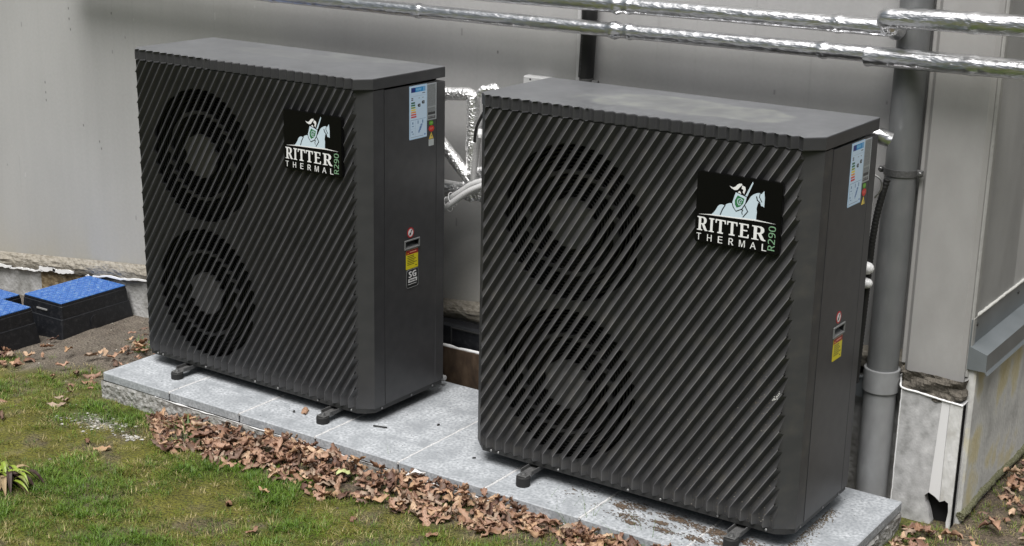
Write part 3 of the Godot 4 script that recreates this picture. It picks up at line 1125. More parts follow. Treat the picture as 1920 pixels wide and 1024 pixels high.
func lid_mesh() -> SurfaceTool:
	var o := lid_outline()
	var st := begin()
	var rings := []
	var n := o.size()
	var mid := Vector2(0.6, 0.23)
	for lv in [[HB + 0.0015, 0.001], [HB + 0.004, 0.0], [HT - 0.0045, 0.0], [HT - 0.0015, 0.0014]]:
		var r := PackedVector3Array()
		for i in n:
			var t := (o[(i + 1) % n] - o[(i + n - 1) % n]).normalized()
			var nn := Vector2(t.y, -t.x)
			if nn.dot(o[i] - mid) < 0.0:
				nn = -nn
			var p: Vector2 = o[i] - nn * lv[1]
			r.append(Vector3(p.x, lv[0], -p.y))
		rings.append(r)
	for k in rings.size() - 1:
		for i in n:
			var j := (i + 1) % n
			var t: Vector3 = rings[k][j] - rings[k][i]
			var out := Vector3(-t.z, 0, t.x)
			if out.dot(rings[k][i] - Vector3(mid.x, 0, -mid.y)) < 0.0:
				out = -out
			quad(st, rings[k][i], rings[k][j], rings[k + 1][j], rings[k + 1][i], out)
	for k in [0]:
		var flat := PackedVector2Array()
		for v in rings[k]:
			flat.append(Vector2(v.x, v.z))
		var idx := Geometry2D.triangulate_polygon(flat)
		for i in range(0, idx.size(), 3):
			for v in [0]:
				var a: Vector3 = rings[k][idx[i]]
				var b: Vector3 = rings[k][idx[i + 1]]
				var c: Vector3 = rings[k][idx[i + 2]]
				tri(st, a, b, c, Vector3.UP if k > 0 else Vector3.DOWN)
	return st

func lid_top(o: PackedVector2Array) -> SurfaceTool:
	var st := begin()
	var n := o.size()
	var flat := PackedVector2Array()
	var rim := PackedVector2Array()
	for i in n:
		var t := (o[(i + 1) % n] - o[(i + n - 1) % n]).normalized()
		var nn := Vector2(t.y, -t.x)
		if nn.dot(o[i] - Vector2(0.6, 0.23)) < 0.0:
			nn = -nn
		flat.append(o[i] - nn * 0.0048)
		rim.append(o[i] - nn * 0.0014)
	var idx := Geometry2D.triangulate_polygon(flat)
	for i in range(0, idx.size(), 3):
		var q := []
		for k in 3:
			q.append(Vector3(flat[idx[i + k]].x, HT, -flat[idx[i + k]].y))
		tri(st, q[0], q[1], q[2], Vector3.UP)
	for i in n:
		var j := (i + 1) % n
		quad(st, Vector3(rim[i].x, HT - 0.0015, -rim[i].y), Vector3(rim[j].x, HT - 0.0015, -rim[j].y), Vector3(flat[j].x, HT, -flat[j].y), Vector3(flat[i].x, HT, -flat[i].y), Vector3.UP)
	return st

func lid_material(seed_: int, spots: Array) -> StandardMaterial3D:
	# planar UV is not needed: triplanar from above at 1/1.3 per metre
	var w := 400
	var im := Image.create(w, w, false, Image.FORMAT_RGB8)
	var a := FastNoiseLite.new()
	a.seed = seed_
	a.frequency = 0.012
	a.fractal_octaves = 4
	for y in w:
		for x in w:
			var u := 1.3 * x / w
			var v := 1.3 * y / w
			var n := a.get_noise_2d(x, y)
			var c := 0.125 + 0.022 * n + 0.016 * a.get_noise_2d(x * 5.0, y * 5.0)
			var warm := 0.0
			for s in spots:
				var p := Vector2((u - s[0]) / s[2], (v - s[1]) / s[3])
				var r := p.length() + 0.35 * n
				var g: float = smoothstep(1.0, 0.82, r) * (0.55 + 0.45 * smoothstep(0.4, 0.95, r))
				warm = maxf(warm, g * s[4] * (0.7 + 0.6 * a.get_noise_2d(x * 3.0 + 90.0, y * 3.0)))
			c += 0.085 * maxf(warm, 0.0)
			im.set_pixel(x, y, lin(c * 0.97, c * (1.0 + 0.01 * warm), c * (1.06 - 0.14 * warm)))
	var m := mat(Color.WHITE, 0.40)
	m.albedo_texture = ImageTexture.create_from_image(im)
	m.uv1_triplanar = true
	m.uv1_scale = Vector3.ONE / 1.3
	return m

func text_part(called: String, s: String, font_name: String, bold: bool, rect: Array, z: float, m: Material, parent: Node, turn := 0.0) -> void:
	var f := SystemFont.new()
	f.font_names = PackedStringArray([font_name])
	f.font_weight = 700 if bold else 400
	var t := TextMesh.new()
	t.text = s
	t.font = f
	t.font_size = 64
	t.pixel_size = 0.001
	t.depth = 0.004
	t.curve_step = 1.0
	var bb := t.get_aabb()
	var o := MeshInstance3D.new()
	o.name = called
	o.mesh = t
	o.material_override = m
	var w: float = rect[2] - rect[0]
	var h: float = rect[3] - rect[1]
	var c := bb.get_center()
	if turn == 0.0:
		var sc := Vector3(w / bb.size.x, h / bb.size.y, 0.15)
		o.transform = Transform3D(Basis.from_scale(sc), Vector3(rect[0] + w / 2, rect[1] + h / 2, z) - Vector3(c.x * sc.x, c.y * sc.y, c.z * 0.15))
	else:
		var sc := Vector3(h / bb.size.x, w / bb.size.y, 0.15)
		var B := Basis(Vector3(0, 0, 1), turn) * Basis.from_scale(sc)
		o.transform = Transform3D(B, Vector3(rect[0] + w / 2, rect[1] + h / 2, z) - B * c)
	parent.add_child(o, true)

# print on a sticker: an image with its own pixels, laid on the side of the casing (z runs backwards)
func sticker(called: String, parent: Node, zy: Array, x: float, im: Image, rough := 0.35, poly: PackedVector2Array = PackedVector2Array()) -> MeshInstance3D:
	var st := begin()
	var z0: float = zy[0]
	var z1: float = zy[2]
	var y0: float = zy[1]
	var y1: float = zy[3]
	if poly.is_empty():
		poly = rrect(0.0, 0.0, 1.0, 1.0, 0.02, 2)
	var idx := Geometry2D.triangulate_polygon(poly)
	for i in range(0, idx.size(), 3):
		var q := []
		for k in 3:
			var p := poly[idx[i + k]]
			q.append([Vector3(x, lerpf(y1, y0, p.y), lerpf(z0, z1, p.x)), p])
		var n: Vector3 = (q[1][0] - q[0][0]).cross(q[2][0] - q[0][0])
		if n.x > 0.0:
			q = [q[0], q[2], q[1]]
		for v in q:
			st.set_normal(Vector3.RIGHT)
			st.set_uv(v[1])
			st.add_vertex(v[0])
	for i in poly.size():
		var a := poly[i]
		var b := poly[(i + 1) % poly.size()]
		var va := Vector3(x, lerpf(y1, y0, a.y), lerpf(z0, z1, a.x))
		var vb := Vector3(x, lerpf(y1, y0, b.y), lerpf(z0, z1, b.x))
		st.set_uv(a)
		quad(st, va, vb, vb - Vector3(0.0015, 0, 0), va - Vector3(0.0015, 0, 0), Vector3(0, (va.y + vb.y) * 0.5 - (y0 + y1) * 0.5, (va.z + vb.z) * 0.5 - (z0 + z1) * 0.5))
	var m := mat(Color.WHITE, rough)
	m.albedo_texture = ImageTexture.create_from_image(im)
	m.texture_repeat = false
	return obj(called, st, m, parent)

func lines(im: Image, r: Rect2i, step: int, c: Color, g: RandomNumberGenerator, thick := 1) -> void:
	var y := r.position.y
	while y < r.end.y:
		var x := r.position.x
		while x < r.end.x - 3:
			var w := g.randi_range(3, 14)
			im.fill_rect(Rect2i(x, y, mini(w, r.end.x - x), thick), c)
			x += w + g.randi_range(1, 3)
		y += step

func energy_image() -> Image:
	var g := RandomNumberGenerator.new()
	g.seed = 5
	var im := Image.create(206, 388, false, Image.FORMAT_RGB8)
	im.fill(Color(0.72, 0.84, 0.95))
	im.fill_rect(Rect2i(6, 6, 194, 376), Color(0.80, 0.89, 0.97))
	im.fill_rect(Rect2i(20, 14, 48, 34), Color(0.06, 0.18, 0.5))
	im.fill_rect(Rect2i(68, 14, 118, 34), Color(0.10, 0.55, 0.82))
	for i in 7:
		im.fill_rect(Rect2i(78 + i * 9, 20 + (i % 2) * 5, 5, 16), Color(0.65, 0.85, 0.95))
	im.fill_rect(Rect2i(160, 16, 4, 30), Color(0.8, 0.92, 1.0))
	im.fill_rect(Rect2i(176, 16, 4, 30), Color(0.8, 0.92, 1.0))
	im.fill_rect(Rect2i(150, 58, 34, 6), Color(0.35, 0.4, 0.5))
	im.fill_rect(Rect2i(14, 76, 178, 1), Color(0.5, 0.6, 0.7))
	im.fill_rect(Rect2i(22, 86, 22, 7), Color(0.3, 0.3, 0.35))
	im.fill_rect(Rect2i(22, 97, 22, 8), Color(0.3, 0.3, 0.35))
	im.fill_rect(Rect2i(106, 92, 16, 4), Color(0.4, 0.45, 0.5))
	im.fill_rect(Rect2i(150, 92, 16, 4), Color(0.4, 0.45, 0.5))
	var bars := [Color(0.05, 0.36, 0.24), Color(0.08, 0.42, 0.25), Color(0.55, 0.62, 0.2), Color(0.95, 0.85, 0.2), Color(0.92, 0.62, 0.18), Color(0.88, 0.32, 0.2), Color(0.80, 0.12, 0.18)]
	for i in 7:
		im.fill_rect(Rect2i(20, 118 + i * 17, 44 + i * 3, 11), bars[i])
	for p in [[94, 136], [142, 118]]:
		im.fill_rect(Rect2i(p[0] + 8, p[1], 26, 22), Color(0.05, 0.06, 0.07))
		im.fill_rect(Rect2i(p[0] + 3, p[1] + 5, 6, 12), Color(0.05, 0.06, 0.07))
		im.fill_rect(Rect2i(p[0] + 18, p[1] + 7, 8, 8), Color(0.7, 0.75, 0.8))
	im.fill_rect(Rect2i(14, 246, 178, 2), Color(0.25, 0.45, 0.65))
	im.fill_rect(Rect2i(14, 246, 2, 116), Color(0.25, 0.45, 0.65))
	im.fill_rect(Rect2i(70, 246, 1, 116), Color(0.45, 0.6, 0.75))
	im.fill_rect(Rect2i(14, 310, 56, 1), Color(0.45, 0.6, 0.75))
	for p in [[34, 262, 12, 16], [30, 290, 22, 5], [26, 326, 12, 12], [34, 346, 20, 5], [96, 256, 10, 24], [150, 256, 12, 24]]:
		im.fill_rect(Rect2i(p[0], p[1], p[2], p[3]), Color(0.35, 0.52, 0.7))
	for k in 60:
		im.fill_rect(Rect2i(110 + k / 2 + g.randi_range(-9, 9), 342 - k + g.randi_range(-4, 4), 7, 5), Color(0.2, 0.36, 0.62) if g.randf() < 0.7 else Color(0.55, 0.7, 0.85))
	im.fill_rect(Rect2i(12, 370, 150, 4), Color(0.55, 0.65, 0.75))
	im.fill_rect(Rect2i(176, 360, 14, 12), Color(0.3, 0.5, 0.75))
	return im

func spec_image() -> Image:
	var g := RandomNumberGenerator.new()
	g.seed = 6
	var im := Image.create(110, 270, false, Image.FORMAT_RGB8)
	im.fill(Color(0.60, 0.62, 0.63))
	lines(im, Rect2i(8, 8, 96, 160), 5, Color(0.28, 0.29, 0.3), g, 2)
	lines(im, Rect2i(8, 180, 96, 30), 7, Color(0.25, 0.26, 0.27), g, 3)
	im.fill_rect(Rect2i(10, 212, 88, 18), Color(0.2, 0.2, 0.21))
	im.fill_rect(Rect2i(12, 240, 88, 20), Color(0.22, 0.22, 0.23))
	for i in 22:
		im.fill_rect(Rect2i(12 + i * 4, 240, g.randi_range(1, 2), 14), Color(0.66, 0.67, 0.68))
	im.fill_rect(Rect2i(104, 0, 6, 270), Color(0.78, 0.8, 0.82))
	im.fill_rect(Rect2i(0, 0, 110, 5), Color(0.75, 0.77, 0.8))
	return im

func disc_image(c: Color, g: RandomNumberGenerator) -> Image:
	var im := Image.create(48, 48, false, Image.FORMAT_RGB8)
	im.fill(c)
	lines(im, Rect2i(9, 16, 30, 16), 6, c.lightened(0.55), g, 2)
	return im

func circle_poly(n := 22) -> PackedVector2Array:
	var o := PackedVector2Array()
	for i in n:
		o.append(Vector2(0.5 + 0.5 * cos(TAU * i / n), 0.5 + 0.5 * sin(TAU * i / n)))
	return o

func no_flame_image() -> Image:
	var im := Image.create(64, 64, false, Image.FORMAT_RGB8)
	for y in 64:
		for x in 64:
			var p := Vector2(x - 31.5, y - 31.5)
			var r := p.length()
			var c := Color(0.92, 0.90, 0.90)
			if absf(p.x - 3.0 + p.y * 0.25) < 3.0 and absf(p.y) < 17.0 or (p - Vector2(-5, 6)).length() < 6.0:
				c = Color(0.12, 0.12, 0.13)
			if r > 24.0:
				c = Color(0.70, 0.08, 0.10)
			elif absf(p.x + p.y) < 4.0:
				c = Color(0.25, 0.12, 0.13)
			im.set_pixel(x, y, c)
	return im

func warning_image() -> Image:
	var g := RandomNumberGenerator.new()
	g.seed = 8
	var im := Image.create(72, 80, false, Image.FORMAT_RGB8)
	im.fill(Color(0.86, 0.80, 0.10))
	im.fill_rect(Rect2i(0, 0, 72, 20), Color(0.62, 0.10, 0.06))
	im.fill_rect(Rect2i(0, 0, 72, 2), Color(0.8, 0.75, 0.6))
	im.fill_rect(Rect2i(8, 12, 8, 4), Color(0.95, 0.75, 0.1))
	im.fill_rect(Rect2i(22, 8, 40, 5), Color(0.9, 0.6, 0.5))
	for i in 6:
		im.fill_rect(Rect2i(7, 25 + i * 7, 44 + g.randi_range(-4, 14), 3), Color(0.28, 0.26, 0.03))
	im.fill_rect(Rect2i(56, 68, 8, 4), Color(0.3, 0.28, 0.05))
	return im

func triangle_image() -> Image:
	var im := Image.create(48, 48, false, Image.FORMAT_RGB8)
	im.fill(Color(0.80, 0.70, 0.25))
	for y in range(16, 42):
		var hw := int((y - 10) * 0.36)
		im.fill_rect(Rect2i(24 - hw, y, hw * 2, 1), Color(0.9, 0.84, 0.5))
	im.fill_rect(Rect2i(22, 20, 5, 12), Color(0.1, 0.1, 0.08))
	im.fill_rect(Rect2i(22, 35, 5, 4), Color(0.1, 0.1, 0.08))
	return im

func nameplate(t: Node3D) -> void:
	var st := begin()
	prism(st, rrect(0.828, 0.868, 1.104, 1.0845, 0.010), -0.006, 0.0065)
	prism(st, rrect(0.8295, 0.8695, 1.1025, 1.083, 0.009), 0.0065, 0.008)
	var plate := obj("nameplate", st, M.gloss, t)
	plate.position.y = Y0
	tag(plate, "glossy black nameplate with a knight on a horse")
	var sh := func(a: Array) -> PackedVector2Array:
		var o := PackedVector2Array()
		for p in a:
			o.append(Vector2(0.980 + p[0] * 0.001, 0.950 + p[1] * 0.001))
		return o
	var z := 0.008
	st = begin()
	prism(st, sh.call([[-100, 8], [-92, 16], [-85, 26], [-80, 36], [-74, 42], [-66, 44], [-57, 42], [-51, 48], [-41, 52], [-31, 52], [-15, 45], [4, 48], [14, 62], [19, 71], [25, 82], [33, 89], [43, 94], [53, 96], [58, 93], [66, 104], [69, 82], [69, 55], [64, 58], [58, 58], [53, 65], [49, 67], [47, 58], [45, 48], [47, 37], [46, 25], [46, 13]]), z - 0.001, z + 0.0004)
	prism(st, sh.call([[7, 81], [13, 79], [30, 121], [28, 126]]), z - 0.001, z + 0.0004)
	obj("horse_emblem", st, M.ice, plate)
	st = begin()
	prism(st, sh.call([[-141, 4], [-100, 9], [46, 15], [108, 11], [46, 11], [-100, 6]]), z - 0.001, z + 0.0007)
	prism(st, sh.call([[-45, 103], [-38, 97], [-28, 93], [-19, 95], [-10, 106], [-5, 112], [-7, 115], [-15, 114], [-21, 110], [-27, 103], [-35, 100]]), z - 0.001, z + 0.0004)
	prism(st, sh.call([[-5, 110], [5, 107], [7, 99], [3, 85], [-2, 90], [0, 98], [-6, 100]]), z - 0.001, z + 0.0004)
	prism(st, sh.call([[-19, 87], [-12, 93], [-9, 89], [-6, 84]]), z - 0.001, z + 0.0004)
	obj("knight_emblem", st, M.white, plate)
	st = begin()
	prism(st, sh.call([[-26, 90], [15, 79], [10, 57], [0, 39], [-20, 29], [-31, 42], [-36, 57]]), z - 0.001, z + 0.0008)
	obj("shield_outline", st, M.gloss, plate)
	for l in [[[[-56, 43], [-64, 29], [-70, 13]], 3.0], [[[54, 95], [52, 84], [61, 70]], 2.2], [[[43, 84], [46, 74], [54, 68], [57, 59]], 3.0], [[[7, 52], [18, 35], [4, 17]], 2.6], [[[-5, 39], [2, 37], [-1, 31], [1, 24]], 2.2]]:
		st = begin()
		for q in stroke(l[0], l[1]):
			var o := []
			for p in q:
				o.append([p.x, p.y])
			prism(st, sh.call(o), z - 0.001, z + 0.0009)
		obj("dark_outline", st, M.gloss, plate)
	st = begin()
	prism(st, sh.call([[-24, 87], [12, 77], [8, 58], [-2, 41], [-20, 32], [-28, 43], [-33, 56]]), z - 0.001, z + 0.0012)
	obj("shield", st, M.ice, plate)
	st = begin()
	prism(st, sh.call([[-17, 79], [5, 72], [2, 57], [-7, 47], [-18, 42], [-24, 51], [-25, 63]]), z - 0.001, z + 0.0016)
	obj("shield_field", st, M.logo_green, plate)
	st = begin()
	for q in stroke([[0, 66], [-7, 71], [-15, 68], [-17, 59], [-12, 51], [-5, 53]], 2.2) + stroke([[-5, 65], [-10, 63], [-11, 57], [-4, 58], [-3, 62]], 1.8):
		var o := []
		for p in q:
			o.append([p.x, p.y])
		prism(st, sh.call(o), z - 0.001, z + 0.0019)
	obj("shield_crest", st, M.ice, plate)
	# lettering
	var wx := [[-144, -113, "R"], [-108, -91, "I"], [-88, -55, "T"], [-51, -17, "T"], [-12, 18, "E"], [45 - 20, 79, "R"]]
	wx = [[-144, -110, "R"], [-106, -90, "I"], [-87, -54, "T"], [-49, -16, "T"], [-12, 22, "E"], [33, 79, "R"]]
	wx = [[-144, -109, "R"], [-105, -88, "I"], [-84, -50, "T"], [-46, -12, "T"], [-7, 26, "E"], [43 - 8, 80, "R"]]
	for l in wx:
		text_part("lettering", l[2], "Droid Serif", true, [0.980 + l[0] * 0.001, 0.950 - 0.045, 0.980 + l[1] * 0.001, 0.950 - 0.003], z + 0.0002, M.white, plate)
	var i := 0
	for ch in "THERMAL":
		var cx := -137.0 + i * 35.7
		var hw := 7.5 if ch in "THEL" else (9.5 if ch in "MA" else 8.0)
		text_part("lettering", ch, "Droid Sans", false, [0.980 + (cx - hw) * 0.001, 0.950 - 0.0745, 0.980 + (cx + hw) * 0.001, 0.950 - 0.054], z + 0.0002, M.white, plate)
		i += 1
	text_part("lettering", "R290", "Droid Sans", false, [0.980 + 0.088, 0.950 - 0.070, 0.980 + 0.1105, 0.950 + 0.003], z + 0.0002, M.code_green, plate, PI / 2)

func heat_pump() -> Node3D:
	var t := Node3D.new()
	var add := func(called: String, st: SurfaceTool, m: Material, parent: Node = null) -> MeshInstance3D:
		var o := obj(called, st, m, parent if parent else t)
		if parent == null:
			o.position.y = Y0
		return o
	var st := begin()
	front_panel(st)
	st.index()
	add.call("front_panel", st, M.coat_front)
	var lid: Node = add.call("lid", lid_mesh(), M.coat)
	obj("lid_top", lid_top(lid_outline()), M.lid, lid)
	# right side panel with a recessed grip
	st = begin()
	var x := W + 0.0012
	var zs := [-0.1115, -0.2255, -0.3075, -0.4085]
	var ys := [0.002, 0.5745, 0.6025, 1.1765]
	for i in 3:
		for j in 3:
			if i == 1 and j == 1:
				continue
			quad(st, Vector3(x, ys[j], zs[i]), Vector3(x, ys[j], zs[i + 1]), Vector3(x, ys[j + 1], zs[i + 1]), Vector3(x, ys[j + 1], zs[i]), Vector3.RIGHT)
	for s in [[0, 3], [1, 2]]:
		var r := [Vector3(x, ys[s[0]], zs[s[0]]), Vector3(x, ys[s[0]], zs[s[1]]), Vector3(x, ys[s[1]], zs[s[1]]), Vector3(x, ys[s[1]], zs[s[0]])]
		var c: Vector3 = (r[0] + r[2]) * 0.5
		for k in 4:
			var a: Vector3 = r[k]
			var b: Vector3 = r[(k + 1) % 4]
			var depth := Vector3(-0.012 if s[0] == 0 else -0.03, 0, 0)
			quad(st, a, b, b + depth, a + depth, ((a + b) * 0.5 - c) * (1.0 if s[0] == 0 else -1.0))
	add.call("side_panel", st, M.coat)
	st = begin()
	var zr := [-0.2215, -0.3115]
	var yr := [0.5705, 0.6065]
	span(st, Vector3(x - 0.001, yr[1] - 0.006, zr[0]), Vector3(x + 0.004, yr[1], zr[1]), 0.0012)
	span(st, Vector3(x - 0.001, yr[0], zr[0]), Vector3(x + 0.004, yr[0] + 0.006, zr[1]), 0.0012)
	span(st, Vector3(x - 0.001, yr[0] + 0.0062, zr[0]), Vector3(x + 0.0038, yr[1] - 0.0062, zr[0] - 0.006), 0.001)
	span(st, Vector3(x - 0.001, yr[0] + 0.0062, zr[1]), Vector3(x + 0.0038, yr[1] - 0.0062, zr[1] + 0.006), 0.001)
	quad(st, Vector3(x, yr[0] + 0.006, zr[0] - 0.006), Vector3(x, yr[0] + 0.006, zr[1] + 0.006), Vector3(x - 0.026, yr[0] + 0.018, zr[1] + 0.006), Vector3(x - 0.026, yr[0] + 0.018, zr[0] - 0.006), Vector3.UP)
	var grip: Node = add.call("grip_recess", st, M.frame_gray)
	st = begin()
	span(st, Vector3(x - 0.034, 0.56, -0.32), Vector3(x - 0.028, 0.62, -0.21))
	add.call("recess_back", st, M.void, grip)
	# rear corner post
	st = begin()
	span(st, Vector3(W - 0.04, 0.0, -D), Vector3(W + 0.001, 1.170, -0.4105), 0.0025)
	add.call("rear_post", st, M.coat)
	# left side, back, inner parts
	st = begin()
	span(st, Vector3(0.0, 0.002, -D), Vector3(0.006, HB - 0.003, -0.1115), 0.002)
	add.call("left_side_panel", st, M.coat)
	st = begin()
	span(st, Vector3(0.007, 0.002, -D), Vector3(W - 0.042, HB - 0.003, -D + 0.004))
	add.call("back_panel", st, M.coat)
	st = begin()
	span(st, Vector3(0.008, 0.01, -0.34), Vector3(W - 0.05, HB - 0.01, -0.335))
	span(st, Vector3(0.74, 0.01, -0.33), Vector3(0.744, HB - 0.01, -0.06))
	add.call("inner_bulkhead", st, M.void)
	# base pan following the outline of the casing
	st = begin()
	prism(st, pv([[0.006, 0.46], [0.006, 0.054], [0.048, 0.012], [1.145, 0.012], [1.175, 0.030], [1.196, 0.056], [1.196, 0.46]]), -0.017, -0.0005, Transform3D(Basis(Vector3.RIGHT, Vector3(0, 0, -1), Vector3.UP), Vector3.ZERO))
	var pan: Node = add.call("base_pan", st, M.pan)
	for p in [[0.085, 0.0105], [0.115, 0.0105], [0.36, 0.0105], [0.63, 0.0105], [0.75, 0.0105], [0.955, 0.0105], [1.12, 0.0105]]:
		st = begin()
		cyl(st, Vector3(p[0], -0.009, -p[1] - 0.004), Vector3(p[0], -0.009, -p[1] + 0.002), 0.0042, 10, 0.001)
		add.call("screw", st, M.steel, pan)
	for z in [-0.095, -0.27, -0.40]:
		st = begin()
		cyl(st, Vector3(1.193, -0.009, z), Vector3(1.1985, -0.009, z), 0.0042, 10, 0.001)
		add.call("screw", st, M.steel, pan)
	# mounting rails with rubber pucks
	for rx in [0.262, 1.035]:
		st = begin()
		span(st, Vector3(rx - 0.019, -0.034, -0.52), Vector3(rx + 0.019, -0.0305, 0.066), 0.001)
		span(st, Vector3(rx - 0.0225, -0.034, -0.52), Vector3(rx - 0.0195, -0.0195, 0.036))
		span(st, Vector3(rx + 0.0195, -0.034, -0.52), Vector3(rx + 0.0225, -0.0195, 0.036))
		var rail: Node = add.call("mounting_rail", st, M.zinc)
		for pz in [0.052, -0.50]:
			st = begin()
			cyl(st, Vector3(rx, -0.075, pz), Vector3(rx, -0.0342, pz), 0.0245, 24, 0.003)
			add.call("rubber_foot", st, M.rubber, rail)
			st = begin()
			cyl(st, Vector3(rx, -0.0303, pz), Vector3(rx, -0.028, pz), 0.011, 16)
			cyl(st, Vector3(rx, -0.028, pz), Vector3(rx, -0.021, pz), 0.0065, 6)
			add.call("bolt", st, M.steel, rail)
	# fans behind the slots
	for c in FANS:
		st = begin()
		lathe(st, Vector3(c.x, c.y, -0.16), Vector3(c.x, c.y, -0.026), [[0.0, 0.262], [1.0, 0.262], [1.0, 0.268], [0.0, 0.268]], 40)
		var fan: Node = add.call("fan", st, M.plastic)
		st = begin()
		cyl(st, Vector3(c.x, c.y, -0.15), Vector3(c.x, c.y, -0.075), 0.075, 28, 0.01)
		add.call("hub", st, M.plastic, fan)
		for bl in 3:
			st = begin()
			var a0 := TAU * bl / 3.0 + 0.4
			var prev := []
			for i in 9:
				var r := 0.07 + 0.185 * i / 8.0
				var sweep := a0 + 0.5 * (r / 0.25) * (r / 0.25)
				var row := []
				for k in 5:
					var aa := sweep + (k / 4.0 - 0.5) * 1.15
					row.append(Vector3(c.x + cos(aa) * r, c.y + sin(aa) * r, -0.082 - 0.055 * k / 4.0))
				if i > 0:
					for k in 4:
						quad(st, prev[k], prev[k + 1], row[k + 1], row[k], Vector3.BACK)
				prev = row
			add.call("blade", st, M.blade, fan)
		st = begin()
		for i in 15:
			var r := 0.090 + i * 0.0117
			var ring := PackedVector3Array()
			for k in 57:
				ring.append(Vector3(c.x + cos(TAU * k / 56.0) * r, c.y + sin(TAU * k / 56.0) * r, -0.030))
			tube(st, ring, 0.0026, 5, false)
		for k in 8:
			var d := Vector3(cos(TAU * k / 8.0 + 0.2), sin(TAU * k / 8.0 + 0.2), 0)
			tube(st, PackedVector3Array([Vector3(c.x, c.y, -0.039) + d * 0.08, Vector3(c.x, c.y, -0.039) + d * 0.262]), 0.003, 6)
		add.call("fan_guard", st, mat(gray(0.05), 0.4), fan)
	nameplate(t)
	# stickers on the side
	var g := RandomNumberGenerator.new()
	g.seed = 3
	var sx := x + 0.0008
	for o in [
		sticker("energy_label", t, [-0.2498, 0.9780, -0.3522, 1.1730], sx, energy_image()),
		sticker("type_label", t, [-0.3532, 1.036, -0.4078, 1.1710], sx, spec_image()),
		sticker("round_sticker", t, [-0.3660, 1.0160, -0.3900, 1.0330], sx, disc_image(Color(0.36, 0.62, 0.10), g), 0.35, circle_poly()),
		sticker("round_sticker", t, [-0.3640, 0.9920, -0.3960, 1.0150], sx, disc_image(Color(0.78, 0.16, 0.10), g), 0.35, circle_poly()),
		sticker("hazard_triangle", t, [-0.3660, 0.9660, -0.3920, 0.9900], sx, triangle_image(), 0.35, PackedVector2Array([Vector2(0.5, 0), Vector2(1, 1), Vector2(0, 1)])),
		sticker("no_flame_sign", t, [-0.2385, 0.6125, -0.2775, 0.6520], sx, no_flame_image(), 0.35, circle_poly()),
		sticker("warning_label", t, [-0.2315, 0.4940, -0.3020, 0.5680], sx, warning_image()),
	]:
		o.position.y = Y0
	return t

func finish_pumps(a: Node3D, b: Node3D) -> void:
	add_child(a)
	a.position = Vector3(-1.67998, -0.00868 - Y0, -0.03031)
	a.rotation.y = -0.01006
	tag(a, "left dark grey heat pump with fluted front, farther from the downpipe", "heat pump", "twin-fan heat pumps on the base")
	put(b, "heat_pump_001")
	b.position = Vector3(0, -Y0, 0)
	tag(b, "right dark grey heat pump with dusty fluted front, next to the downpipe", "heat pump", "twin-fan heat pumps on the base")
	a.get_node("lid/lid_top").material_override = lid_material(81, [[0.70, 0.68, 0.20, 0.05, 0.45], [0.86, 0.86, 0.22, 0.11, 0.5], [0.6, 1.0, 0.3, 0.08, 0.35]])
	b.get_node("lid/lid_top").material_override = lid_material(82, [[0.60, 1.05, 0.36, 0.16, 0.85], [0.86, 1.06, 0.18, 0.12, 0.85], [0.48, 1.03, 0.18, 0.09, 0.7]])
	b.get_node("front_panel").material_override = M.coat_dusty
	# only the left pump carries the grid-ready sticker and a blank white one
	var x := W + 0.002
	var im := Image.create(8, 8, false, Image.FORMAT_RGB8)
	im.fill(Color(0.05, 0.06, 0.08))
	var s := sticker("grid_sticker", a, [-0.2345, 0.4215, -0.3030, 0.4905], x, im, 0.3, rrect(0, 0, 1, 1, 0.12))
	s.position.y = Y0
	var st := begin()
	var tf := Transform3D(Basis(Vector3(0, 0, -1), Vector3.UP, Vector3.RIGHT), Vector3(x, 0, 0))
	var ringp := rrect(0.2345, 0.4215, 0.3030, 0.4905, 0.009)
	var loop := PackedVector3Array()
	for p in ringp:
		loop.append(Vector3(x, p.y, -p.x))
	loop.append(loop[0])
	tube(st, loop, 0.0011, 5, false)
	obj("sticker_border", st, M.frame_gray, s)
	st = begin()
	prism(st, pv([[0.2440, 0.4420], [0.2950, 0.4420], [0.2960, 0.4555], [0.2460, 0.4555]]), 0.0, 0.0004, tf)
	prism(st, pv([[0.2430, 0.4340], [0.2930, 0.4340], [0.2930, 0.4355], [0.2430, 0.4355]]), 0.0, 0.0004, tf)
	obj("sticker_panel", st, M.white, s)
	var holder := Node3D.new()
	holder.name = "sticker_text"
	for l in [["SG", [0.2470, 0.4600, 0.2910, 0.4840], 0.0004, M.white], ["Ready", [0.2510, 0.4440, 0.2905, 0.4535], 0.0006, M.black]]:
		text_part("lettering", l[0], "Droid Sans", true, l[1], l[2], l[3], s)
		var o: Node3D = s.get_child(s.get_child_count() - 1)
		o.transform = tf * o.transform
	holder.free()
	im = Image.create(8, 8, false, Image.FORMAT_RGB8)
	im.fill(Color(0.72, 0.74, 0.74))
	s = sticker("blank_sticker", a, [-0.3640, 0.9400, -0.3940, 0.9640], x, im)
	s.position.y = Y0

